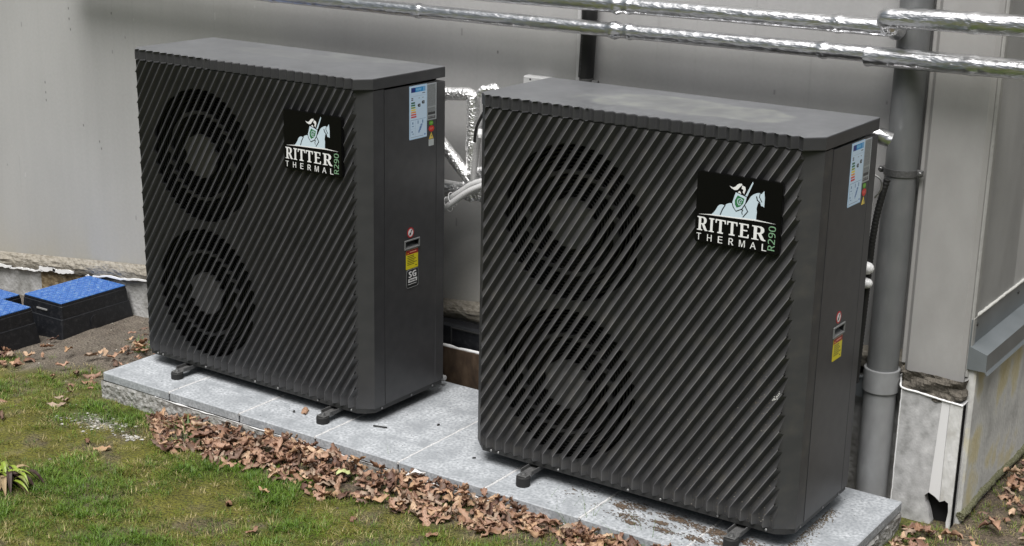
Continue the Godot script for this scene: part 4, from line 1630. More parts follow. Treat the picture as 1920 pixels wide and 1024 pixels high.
# ------------------------------------------------------------------ pipework between and behind the pumps
func gap_plumbing() -> void:
	var p := thing("foil_pipe", "foil-wrapped pipe bend between the two heat pumps", "insulated pipe", Vector3(-0.445, 0.7, -0.62))
	var st := begin()
	tube(st, elbow_path([Vector3(-0.42, 0.372, -0.0), Vector3(-0.13, 0.385, 0.0), Vector3(0.0, 0.398, 0.0), Vector3(0.0, 0.04, 0.0)], 0.035, 0.006), foil_radius(0.0255, [[0.28, 0.015, 0.002], [0.6, 0.03, 0.004]]), 28)
	obj("pipe_wrap", st, M.foil_dull, p)
	p = thing("foil_pipe", "slanting foil-wrapped pipe below the bend between the heat pumps", "insulated pipe", Vector3(-0.5, 0.8, -0.60))
	st = begin()
	tube(st, elbow_path([Vector3(-0.30, 0.32, 0.0), Vector3(-0.07, 0.09, 0.0), Vector3(0.065, -0.045, -0.01)], 0.02, 0.006), foil_radius(0.024, [[0.4, 0.02, 0.002]]), 28)
	obj("pipe_wrap", st, M.foil_dull, p)
	p = thing("foil_pipe", "level foil-wrapped pipe under the cables between the heat pumps", "insulated pipe", Vector3(-0.5, 0.70, -0.66))
	st = begin()
	tube(st, elbow_path([Vector3(-0.5, -0.005, 0.0), Vector3(0.0, 0.005, 0.0), Vector3(0.6, 0.01, 0.0)], 0.02, 0.006), foil_radius(0.029, [[0.52, 0.03, 0.006], [0.45, 0.02, 0.004]]), 28)
	obj("pipe_wrap", st, M.foil_dull, p)
	st = begin()
	span(st, Vector3(-0.5, 0.020, -0.03), Vector3(0.02, 0.032, 0.02), 0.004)
	obj("support_rail", st, M.white, p)
	p = thing("foil_joint", "crumpled foil-wrapped joint at the gap's right", "insulated pipe", Vector3(-0.415, 0.785, -0.615))
	st = begin()
	var jn := FastNoiseLite.new()
	jn.seed = 5
	jn.frequency = 22.0
	tube(st, smooth_path([Vector3(-0.05, -0.03, 0), Vector3(-0.02, 0.0, 0), Vector3(0.03, 0.015, 0), Vector3(0.10, 0.01, 0)], 0.005), func(s, a): return 0.028 + 0.010 * jn.get_noise_3d(s, cos(a) * 0.03, sin(a) * 0.03), 24)
	obj("foil_wrap", st, M.foil_dull, p)
	# two white flexible conduits, tied together
	var paths := [[Vector3(-0.66, 0.625, -0.55), Vector3(-0.575, 0.672, -0.55), Vector3(-0.50, 0.722, -0.55), Vector3(-0.43, 0.768, -0.55), Vector3(-0.33, 0.80, -0.55)],
		[Vector3(-0.66, 0.585, -0.53), Vector3(-0.575, 0.640, -0.53), Vector3(-0.51, 0.690, -0.53), Vector3(-0.43, 0.745, -0.53), Vector3(-0.33, 0.79, -0.53)]]
	for i in 2:
		st = begin()
		tube(st, smooth_path(paths[i], 0.003), func(s, _a): return 0.0125 + 0.0008 * sin(s * TAU / 0.009), 14)
		var o := obj("conduit", st, M.cable)
		o.position = Vector3(0.045, 0.006, 0)
		tag(o, ["upper white flexible conduit crossing the gap between the heat pumps", "lower white flexible conduit crossing the gap between the heat pumps"][i], "conduit", "white conduits between the heat pumps")
	for q in [[-0.525, 0.693, -0.541], [-0.545, 0.672, -0.541]]:
		st = begin()
		var ring := PackedVector3Array()
		for k in 25:
			var a := TAU * k / 24.0
			ring.append(Vector3(q[0] + cos(a) * 0.012, q[1] + cos(a) * -0.026, q[2] + sin(a) * 0.022))
		tube(st, ring, 0.0016, 5, false)
		var o := obj("cable_tie", st, M.white)
		o.position = Vector3(0.045, 0.006, 0)
		tag(o, ["upper white cable tie round the two conduits", "lower white cable tie round the two conduits"][0 if q[0] > -0.53 else 1], "cable tie", "ties on the conduits")
	st = begin()
	tube(st, smooth_path([Vector3(-0.37, 1.10, -0.58), Vector3(-0.405, 1.02, -0.565), Vector3(-0.425, 0.93, -0.56), Vector3(-0.438, 0.80, -0.555), Vector3(-0.44, 0.755, -0.56)], 0.004), func(s, a): return 0.012 + 0.0006 * sin(s * 900.0 + a * 3.0), 14)
	var braided_hose := obj("braided_hose", st, M.braid)
	braided_hose.position = Vector3(0.045, 0.008, 0)
	tag(braided_hose, "silver braided hose hanging beside the right heat pump", "hose")
	st = begin()
	tube(st, smooth_path([Vector3(-0.39, 1.06, -0.53), Vector3(-0.425, 0.99, -0.525), Vector3(-0.435, 0.93, -0.525)], 0.005), 0.006, 8)
	var black_cable := obj("black_cable", st, M.black)
	black_cable.position = Vector3(0.065, 0.008, 0)
	tag(black_cable, "short black cable at the right heat pump's rear corner", "cable")
	st = begin()
	lathe(st, Vector3(-0.405, 0.985, -0.52), Vector3(-0.40, 0.95, -0.51), [[0.0, 0.0], [0.05, 0.008], [0.6, 0.010], [0.95, 0.006], [1.0, 0.0]], 14)
	var valve_cap := obj("valve_cap", st, M.white)
	valve_cap.position = Vector3(0.065, 0.008, 0)
	tag(valve_cap, "small white valve cap at the right heat pump's rear corner", "valve cap")
	st = begin()
	var cn := FastNoiseLite.new()
	cn.seed = 15
	cn.frequency = 30.0
	tube(st, smooth_path([Vector3(-0.42, 1.095, -0.60), Vector3(-0.39, 1.12, -0.61), Vector3(-0.345, 1.128, -0.62), Vector3(-0.29, 1.09, -0.63)], 0.005), func(s, a): return 0.017 + 0.010 * cn.get_noise_3d(s, cos(a) * 0.02, sin(a) * 0.02), 20)
	tag(obj("foil_wrap", st, M.foil_dull), "crumpled foil wrap peeping over the right heat pump's left corner", "insulated pipe")
	# black insulated riser on the wall, beside a white strip
	var r := thing("riser_pipe", "black insulated pipe going up the wall above the right heat pump", "pipe", Vector3(-0.024, 1.19, -0.742))
	st = begin()
	tube(st, smooth_path([Vector3(-0.004, 0, 0), Vector3(0.0, 0.1, 0), Vector3(0.004, 0.2, 0), Vector3(0.0, 0.5, 0), Vector3(0.0, 1.6, 0)], 0.02), 0.0285, 24)
	obj("insulation", st, mat(gray(0.012), 0.55), r)
	text_part("printed_line", "19 x 18  EPDM INSUL TUBE  -50+150", "Droid Sans", false, [-0.014, 0.01, -0.007, 0.15], 0.0268, mat(gray(0.12), 0.6), r, -PI / 2)
	st = begin()
	span(st, Vector3(-0.062, -0.03, -0.03), Vector3(-0.020, -0.018, 0.03), 0.002)
	span(st, Vector3(-0.02, -0.03, -0.03), Vector3(0.06, -0.02, 0.02), 0.002)
	lathe(st, Vector3(0, -0.016, 0), Vector3(0, -0.002, 0), [[0.0, 0.02], [0.0, 0.027], [1.0, 0.027], [1.0, 0.02]], 20)
	cyl(st, Vector3(0.038, -0.012, 0.02), Vector3(0.062, -0.012, 0.02), 0.009, 10, 0.001)
	obj("pipe_clip", st, M.zinc, r)
	st = begin()
	span(st, Vector3(-0.083, 1.1, ZW + 0.001), Vector3(-0.067, 2.8, ZW + 0.020), 0.002)
	tag(obj("cable_trunking", st, mat(gray(0.55), 0.4)), "narrow white trunking on the wall left of the black pipe", "trunking")
	st = begin()
	span(st, Vector3(-0.305, 1.05, ZW + 0.001), Vector3(-0.190, 1.170, ZW + 0.04), 0.006)
	var jb := thing("junction_box", "white junction box on the wall behind the right heat pump", "junction box", Vector3.ZERO)
	obj("cover", st, mat(gray(0.66), 0.4), jb)
	st = begin()
	cyl(st, Vector3(-0.27, 1.158, ZW + 0.04), Vector3(-0.27, 1.158, ZW + 0.0415), 0.004, 8)
	obj("screw", st, M.zinc, jb)
	# right of the right pump
	st = begin()
	tube(st, elbow_path([Vector3(1.10, 1.155, -0.58), Vector3(1.155, 1.145, -0.585), Vector3(1.19, 1.13, -0.60)], 0.02, 0.005), foil_radius(0.026, []), 24)
	tag(obj("pipe_stub", st, M.foil), "foil-wrapped pipe end behind the right heat pump's top corner", "insulated pipe")
	for q in [[0.705, 0.021, "upper"], [0.655, 0.018, "lower"]]:
		st = begin()
		lathe(st, Vector3(1.02, q[0] + 0.004, -0.58), Vector3(1.178, q[0], -0.595), [[0.0, q[1]], [0.86, q[1]], [0.93, q[1] * 0.86], [0.98, q[1] * 0.5], [1.0, 0.0]], 18)
		tag(obj("capped_pipe", st, M.white), q[2] + " white capped pipe end behind the right heat pump", "pipe cap", "white capped pipe ends")
	st = begin()
	tube(st, smooth_path([Vector3(1.185, 1.0, -0.62), Vector3(1.168, 0.9, -0.61), Vector3(1.16, 0.8, -0.605), Vector3(1.155, 0.70, -0.61), Vector3(1.14, 0.3, -0.62)], 0.004), func(s, _a): return 0.011 + 0.001 * sin(s * TAU / 0.012), 12)
	tag(obj("black_hose", st, M.black), "black corrugated hose behind the right heat pump beside the downpipe", "hose")
	st = begin()
	tube(st, smooth_path([Vector3(1.155, 1.02, -0.575), Vector3(1.178, 1.005, -0.58), Vector3(1.182, 0.975, -0.58), Vector3(1.165, 0.945, -0.575)], 0.004), 0.003, 8)
	tag(obj("wire_loop", st, M.steel), "small silver wire loop behind the right heat pump's label", "wire")
	# drain stub of the left pump
	st = begin()
	cyl(st, Vector3(-0.60, -0.035, -0.545), Vector3(-0.512, -0.033, -0.548), 0.011, 14, 0.003)
	tag(obj("drain_stub", st, mat(gray(0.45), 0.4)), "pale drain pipe end at the left heat pump's rear corner", "drain pipe")

func behind_base() -> void:
	# brown board standing between the base and the wall, white top edge
	var rn := FastNoiseLite.new()
	rn.seed = 2
	rn.frequency = 9.0
	var b := thing("brown_board", "brown board with a white top edge standing behind the concrete base", "board", Vector3(0, -0.2, -0.66))
	var st := begin()
	span(st, Vector3(-1.55, -0.1, -0.02), Vector3(1.10, 0.250, 0.0), 0.002)
	obj("panel", st, M.board, b)
	st = begin()
	var pts := PackedVector3Array()
	for i in 200:
		var x := lerpf(-1.55, 1.10, i / 199.0)
		pts.append(Vector3(x, 0.253 + 0.005 * rn.get_noise_1d(x), -0.008))
	tube(st, pts, func(s, a): return 0.0065 + 0.004 * rn.get_noise_2d(s * 2.0, a), 7)
	obj("top_edge", st, mat(gray(0.78), 0.7), b)
	st = begin()
	span(st, Vector3(-1.10, -0.2, -0.769), Vector3(-0.12, 0.135, -0.70), 0.01)
	var bb := thing("black_box", "black plastic box against the wall between the heat pumps", "box", Vector3.ZERO)
	obj("body", st, M.box_black, bb)
	st = begin()
	span(st, Vector3(-0.60, 0.118, -0.701), Vector3(-0.12, 0.124, -0.695), 0.001)
	span(st, Vector3(-0.60, -0.05, -0.701), Vector3(-0.594, 0.117, -0.6965), 0.001)
	obj("rib", st, mat(gray(0.03), 0.35), bb)
	st = begin()
	span(st, Vector3(1.02, 0.20, -0.766), Vector3(1.13, 0.27, -0.755), 0.002)
	span(st, Vector3(1.02, 0.2703, -0.768), Vector3(1.14, 0.277, -0.75), 0.001)
	tag(obj("grey_plate", st, M.flash), "small grey metal plate on the wall behind the downpipe", "plate")

# ------------------------------------------------------------------ meter boxes
func meter_box(label: String, x0: float, x1: float, z0: float, z1: float, ylid: float, ybot: float) -> void:
	var t := thing("meter_box", label, "meter box", Vector3((x0 + x1) / 2, ybot, (z0 + z1) / 2), 0.0, "black meter boxes with blue lids")
	var hx := (x1 - x0) / 2
	var hz := (z1 - z0) / 2
	var h := ylid - ybot
	var st := begin()
	var lv := [[-0.05, 0.028], [h - 0.072, 0.010], [h - 0.070, 0.006], [h - 0.012, 0.002], [h - 0.010, 0.0], [h, 0.0]]
	var rings := []
	for l in lv:
		var r := PackedVector3Array()
		for p in rrect(-hx - l[1], -hz - l[1], hx + l[1], hz + l[1], 0.010, 3):
			r.append(Vector3(p.x, l[0], p.y))
		rings.append(r)
	for k in rings.size() - 1:
		for i in rings[k].size():
			var j: int = (i + 1) % rings[k].size()
			var a: Vector3 = rings[k][i]
			quad(st, a, rings[k][j], rings[k + 1][j], rings[k + 1][i], Vector3(a.x / hx, 0.0, a.z / hz))
	var top := PackedVector2Array()
	for v in rings[-1]:
		top.append(Vector2(v.x, v.z))
	var idx := Geometry2D.triangulate_polygon(top)
	for i in range(0, idx.size(), 3):
		tri(st, rings[-1][idx[i]], rings[-1][idx[i + 1]], rings[-1][idx[i + 2]], Vector3.UP)
	var body := obj("body", st, M.box_black, t)
	st = begin()
	var arch := PackedVector2Array()
	for k in 13:
		arch.append(Vector2(0.026 * cos(PI * k / 12.0), 0.045 + 0.026 * sin(PI * k / 12.0)))
	arch.append(Vector2(-0.026, -0.04))
	arch.append(Vector2(0.026, -0.04))
	var tf := Transform3D(Basis(Vector3(0, 0, -1), Vector3(-0.1, 1, 0).normalized(), Vector3(1, 0.1, 0).normalized()), Vector3(hx + 0.012, 0.0, 0.02))
	prism(st, arch, 0.0, 0.012, tf)
	obj("pipe_knockout", st, M.box_black, body)
	st = begin()
	span(st, Vector3(-hx * 0.25, h - 0.045, hz + 0.004), Vector3(hx * 0.3, h - 0.037, hz + 0.009), 0.001)
	obj("label_strip", st, mat(gray(0.22), 0.5), body)
	# lid with raised tread lugs
	st = begin()
	box(st, Vector3(0, h + 0.003, 0), Vector3(hx * 2 - 0.008, 0.006, hz * 2 - 0.008), 0.002)
	var lid := obj("lid", st, M.blue, t)
	st = begin()
	var nx := int(hx * 2 / 0.021)
	var nz := int(hz * 2 / 0.021)
	for i in nx:
		for j in nz:
			var a := PI / 4 if (i + j) % 2 == 0 else -PI / 4
			var p := Vector3(-hx + 0.014 + i * 0.021, h + 0.0068, -hz + 0.014 + j * 0.021)
			if absf(p.x) < hx - 0.008 and absf(p.z) < hz - 0.008:
				box(st, Vector3.ZERO, Vector3(0.016, 0.0022, 0.0055), 0.0008, Transform3D(Basis(Vector3.UP, a), p))
	tag(obj("tread_lugs", st, M.blue, lid), "", "", "", "stuff")

func meter_boxes() -> void:
	meter_box("black meter box with blue chequered lid, nearest the left heat pump", -2.870, -2.600, -0.765, -0.372, -0.089, -0.25)
	meter_box("black meter box with blue lid standing in front of the others", -2.945, -2.668, -0.262, 0.13, -0.089, -0.255)
	meter_box("black meter box with blue lid at the back left, lowest of three", -3.24, -2.965, -0.43, -0.04, -0.125, -0.285)

# ------------------------------------------------------------------ leaves
func leaf_mesh(r: RandomNumberGenerator) -> ArrayMesh:
	var st := begin()
	var rows := 9
	var cols := 7
	var curl := r.randf_range(1.0, 3.0)
	var bend := r.randf_range(-0.9, 1.6)
	var twist := r.randf_range(-0.8, 0.8)
	var lob := r.randf_range(2.6, 3.6)
	var ph := r.randf_range(0, 1.0)
	var wid := r.randf_range(0.26, 0.36)
	var g := []
	for i in rows + 1:
		var t := float(i) / rows
		var row := PackedVector3Array()
		for k in cols + 1:
			var u := 2.0 * k / cols - 1.0
			var w := wid * pow(sin(PI * clampf(0.03 + 0.94 * t, 0.0, 1.0)), 0.75) * (0.72 + 0.28 * cos(TAU * (lob * t + ph + (0.07 if u > 0 else 0.0))))
			var x := u * w
			var ca := u * curl * 0.7
			var px := sin(ca) * w / maxf(0.7 * curl, 0.2)
			var py := (1.0 - cos(ca)) * w / maxf(0.7 * curl, 0.2) + 0.035 * sin(u * 7.0 + t * 9.0 + ph * 6.0) + 0.03 * sin(t * 17.0 + u * 3.0 + ph * 9.0) - 0.05 * absf(u) * cos(t * 12.0 + ph * 4.0)
			var za := (t - 0.5) * bend
			var pz := sin(za) / maxf(absf(bend), 0.1) if absf(bend) > 0.1 else t - 0.5
			var lift := (1.0 - cos(za)) / maxf(absf(bend), 0.1) * signf(bend)
			var p := Vector3(px, py + lift, pz)
			p = Basis(Vector3(0, 0, 1), twist * (t - 0.5)) * p
			row.append(p)
		g.append(row)
	for i in rows:
		for k in cols:
			for q in [[i, k], [i + 1, k], [i + 1, k + 1], [i, k], [i + 1, k + 1], [i, k + 1]]:
				st.add_vertex(g[q[0]][q[1]])
	st.generate_normals()
	st.index()
	return st.commit()

var leaf_meshes := []
var leaf_mats := []
func leaf_at(p: Vector3, size: float, flat: float, parent: Node = null) -> MeshInstance3D:
	var o := MeshInstance3D.new()
	o.mesh = leaf_meshes[rng.randi() % leaf_meshes.size()]
	o.material_override = leaf_mats[rng.randi() % leaf_mats.size()]
	var B := Basis(Vector3.UP, rng.randf() * TAU) * Basis(Vector3.RIGHT, rng.randfn(0.0, 0.75 - flat)) * Basis(Vector3(0, 0, 1), rng.randfn(0.0, 0.75 - flat) + (PI if rng.randf() < 0.45 else 0.0))
	o.transform = Transform3D(B * Basis.from_scale(Vector3.ONE * size), p)
	return o

func pile(x: float) -> float:   # height of the drift against the base
	return 0.088 * smoothstep(-1.42, -0.95, x) * 0.85 * lerpf(1.0, 0.3, smoothstep(0.0, 0.65, x)) * (0.85 + 0.3 * gn.get_noise_1d(x * 3.0))

func leaves() -> void:
	var r := RandomNumberGenerator.new()
	r.seed = 44
	for i in 14:
		leaf_meshes.append(leaf_mesh(r))
	var tones := [[0.32, 0.195, 0.125], [0.25, 0.14, 0.085], [0.46, 0.32, 0.21], [0.17, 0.09, 0.058], [0.33, 0.20, 0.135], [0.10, 0.052, 0.036], [0.40, 0.255, 0.15], [0.24, 0.14, 0.095], [0.30, 0.22, 0.16], [0.14, 0.085, 0.06]]
	for i in tones.size():
		var c: Array = tones[i]
		var m := tmat([[0.0, lin(c[0] * 0.45, c[1] * 0.42, c[2] * 0.4)], [0.45, lin(c[0], c[1], c[2])], [1.0, lin(c[0] * 1.35, c[1] * 1.4, c[2] * 1.5)]], 0.02, Vector3(1.1, 1.1, 1.1), 0.62, 0.0, 90 + i)
		m.backlight_enabled = true
		m.backlight = lin(c[0] * 0.25, c[1] * 0.2, c[2] * 0.15)
		leaf_mats.append(m)
	var spots := []
	# drift along the base
	for i in 1150:
		var x := rng.randf_range(-1.38, 0.95)
		if x > 0.3 and rng.randf() < 0.4:
			continue
		if gn.get_noise_2d(x * 4.0, 77.0) < -0.34 and rng.randf() < 0.6:
			continue
		var wdt := lerpf(0.20, 0.09, smoothstep(-0.1, 0.5, x)) * (1.0 + 0.6 * gn.get_noise_2d(x * 5.0, 31.0)) * smoothstep(-1.5, -1.05, x)
		var t := pow(rng.randf(), 1.25)
		var z := 0.178 + t * wdt
		var h := pile(x) * (1.0 - t * 0.85)
		var u := pow(rng.randf(), 0.5)
		spots.append([Vector3(x, gy(x, z) + 0.008 + h * u, z), u, 0])
	# strays on the lawn
	for i in 20:
		var x := rng.randf_range(-2.1, 0.7)
		var z := 0.28 + absf(rng.randfn(0.0, 0.22))
		spots.append([Vector3(x, gy(x, z) + 0.012, z), 2.0 if rng.randf() < 0.5 else 0.3, 1])
	# left of the left pump, by the meter boxes
	for i in 60:
		var x := -2.0 + rng.randfn(0.0, 0.14)
		var z := -0.42 + rng.randfn(0.0, 0.18)
		if x > -1.75 or x < -2.56:
			continue
		spots.append([Vector3(x, gy(x, z) + 0.012 + 0.03 * rng.randf(), z), 0.8, 2])
	for i in 30:
		var x := -2.60 + rng.randfn(0.0, 0.10)
		var z := -0.02 + rng.randfn(0.0, 0.09)
		spots.append([Vector3(maxf(x, -2.63), gy(x, z) + 0.012 + 0.02 * rng.randf(), z), 0.8, 2])
	for i in 16:
		var x := -1.9 + rng.randfn(0.0, 0.15)
		var z := 0.12 + rng.randfn(0.0, 0.14)
		if x < -1.74 or z > 0.2:
			spots.append([Vector3(x, gy(x, z) + 0.01, z), 0.4, 1])
	# right of the column
	for i in 100:
		var x := 1.53 + absf(rng.randfn(0.0, 0.16))
		var z := rng.randf_range(-1.75, -0.4)
		spots.append([Vector3(x, gy(x, z) + 0.012 + 0.025 * rng.randf(), z), 0.8, 3])
	for i in 40:
		var x := 1.385 + absf(rng.randfn(0.0, 0.07))
		var z := rng.randf_range(-0.62, -0.25)
		spots.append([Vector3(x, gy(x, z) + 0.012 + 0.03 * rng.randf(), z), 0.8, 3])
	spots.sort_custom(func(a, b): return a[1] > b[1])
	var labels := ["dead leaf in the drift", "dead leaf lying singly on the lawn", "dead leaf on the soil near the meter boxes", "dead leaf on the soil right of the downpipe"]
	var groups := ["dead leaves drifted against the base", "single dead leaves on the lawn", "dead leaves near the meter boxes", "dead leaves right of the downpipe"]
	var rest := {}
	var n := 0
	for s in spots:
		var o := leaf_at(s[0], (0.032 + 0.052 * rng.randf()), 0.38 if s[2] == 0 else 0.5)
		if n < 292:
			put(o, "dead_leaf")
			var tone: String = ["mid brown", "mid brown", "pale tan", "dark brown", "mid brown", "dark brown", "pale tan", "mid brown", "greyish brown", "dark brown"][leaf_mats.find(o.material_override)]
			var spot: String = labels[s[2]]
			var px: float = s[0].x
			if s[2] == 0:
				spot = "dead leaf in the drift before the " + ("left heat pump's fans" if px < -1.05 else "left heat pump's nameplate side" if px < -0.5 else "gap between the heat pumps" if px < 0.0 else "right heat pump's left corner" if px < 0.35 else "right heat pump's lower fan")
			tag(o, tone + " " + spot, "leaf", groups[s[2]])
			n += 1
		else:
			var key := [o.mesh, o.material_override]
			if not rest.has(key):
				rest[key] = []
			rest[key].append(o.transform)
			o.free()
	# the others: one object
	var under := begin()
	var out := ArrayMesh.new()
	var by := {}
	for key in rest:
		if not by.has(key[1]):
			by[key[1]] = begin()
		for tf in rest[key]:
			by[key[1]].append_from(key[0], 0, tf)
	for m in by:
		by[m].commit(out)
		out.surface_set_material(out.get_surface_count() - 1, m)
	var mi := MeshInstance3D.new()
	mi.mesh = out
	put(mi, "leaf_litter")
	tag(mi, "lower dead leaves of the drifts and the soil", "leaves", "", "stuff")
	# named strays
	var o := leaf_at(Vector3(-0.768, PAD + 0.012, -0.015), 0.085, 0.55)
	put(o, "dead_leaf")
	tag(o, "brown dead leaf on the base beside the left heat pump's front foot", "leaf")
	o = leaf_at(Vector3(-0.69, PAD + 0.012, -0.06), 0.07, 0.55)
	put(o, "dead_leaf")
	tag(o, "dark dead leaf on the base just under the left heat pump", "leaf")
	for q in [[Vector3(-0.337, gy(-0.337, 0.27) + 0.05, 0.27), lin(0.42, 0.45, 0.20), "yellow-green leaf at the lawn edge of the leaf drift"], [Vector3(-0.084, gy(-0.084, 0.2) + 0.075, 0.195), gray(0.62), "whitish leaf on top of the leaf drift"]]:
		o = leaf_at(q[0], 0.075, 0.5)
		o.material_override = mat(q[1], 0.6)
		put(o, "pale_leaf")
		tag(o, q[2], "leaf")

# ------------------------------------------------------------------ grass and small plants
func tuft_mesh(r: RandomNumberGenerator, blades: int, spread: float, h0: float, h1: float, wide: float) -> ArrayMesh:
	var st := begin()
	for b in blades:
		var a := r.randf() * TAU
		var base := Vector3(cos(a), 0, sin(a)) * spread * sqrt(r.randf())
		var dir := Vector3(cos(a + r.randf_range(-1, 1)), 0, sin(a + r.randf_range(-1, 1)))
		var side := dir.cross(Vector3.UP).normalized()
		var h := r.randf_range(h0, h1)
		var lean := r.randf_range(0.35, 1.5)
		var prev := []
		for i in 4:
			var t := i / 3.0
			var c := base + Vector3.UP * h * (t - 0.25 * lean * t * t) + dir * h * lean * t * t * 0.8
			var w := wide * (1.0 - t * 0.92)
			var row := [c - side * w, c + side * w]
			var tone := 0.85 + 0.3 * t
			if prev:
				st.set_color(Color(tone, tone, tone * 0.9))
				quad(st, prev[0], prev[1], row[1], row[0], Vector3.UP - dir * 0.3)
			prev = row
	return st.commit()

func grass() -> void:
	var r := RandomNumberGenerator.new()
	r.seed = 12
	var m := mat(Color.WHITE, 0.55)
	m.vertex_color_use_as_albedo = true
	m.backlight_enabled = true
	m.backlight = lin(0.05, 0.08, 0.01)
	var tufts := []
	for i in 4:
		tufts.append(tuft_mesh(r, 14, 0.020, 0.008, 0.024, 0.0012))
	for i in 2:
		tufts.append(tuft_mesh(r, 11, 0.018, 0.018, 0.040, 0.0014))
	var lists := []
	for i in tufts.size():
		lists.append([])
	for i in 60000:
		var x := r.randf_range(-3.4, 2.4)
		var z := r.randf_range(-1.7, 1.75)
		if x > -1.74 and x < 1.37 and z < 0.165:
			continue
		if x < -2.6 and z < -0.0 or z < -0.87 and x < 1.5:
			continue
		if x > 1.25 and x < 1.5 and z < -0.69:
			continue
		var k := masks(x, z)
		var g: float = k[0]
		if r.randf() > g * 0.95 + 0.10 * (1.0 - k[2]):
			continue
		var lush := g > 0.62 and r.randf() < (g - 0.5) * 1.3
		var q := r.randi_range(4, 5) if lush else r.randi_range(0, 3)
		var c := Color(0.055, 0.11, 0.009).lerp(Color(0.15, 0.22, 0.02), r.randf())
		if r.randf() < 0.30 - 0.22 * g:
			c = Color(0.24, 0.19, 0.075).lerp(Color(0.46, 0.39, 0.2), r.randf())
		elif r.randf() < 0.35 * (1.0 - g):
			c = Color(0.17, 0.15, 0.028)
		if lush:
			c = Color(0.045, 0.10, 0.006).lerp(Color(0.11, 0.20, 0.014), r.randf())
		var s := r.randf_range(0.7, 1.25)
		lists[q].append([Transform3D(Basis(Vector3.UP, r.randf() * TAU).scaled(Vector3(s, s * r.randf_range(0.7, 1.2), s)), Vector3(x, gy(x, z) - 0.002, z)), c])
	for q in tufts.size():
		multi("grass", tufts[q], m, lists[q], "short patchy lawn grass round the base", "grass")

func multi(called: String, mesh: Mesh, m: Material, list: Array, label: String, category: String) -> void:
	var mm := MultiMesh.new()
	mm.transform_format = MultiMesh.TRANSFORM_3D
	mm.use_colors = true
	mm.mesh = mesh
	mm.instance_count = list.size()
	for i in list.size():
		mm.set_instance_transform(i, list[i][0])
		mm.set_instance_color(i, list[i][1])
	var o := MultiMeshInstance3D.new()
	o.multimesh = mm
	o.material_override = m
	put(o, called)
	tag(o, label, category, "", "stuff")

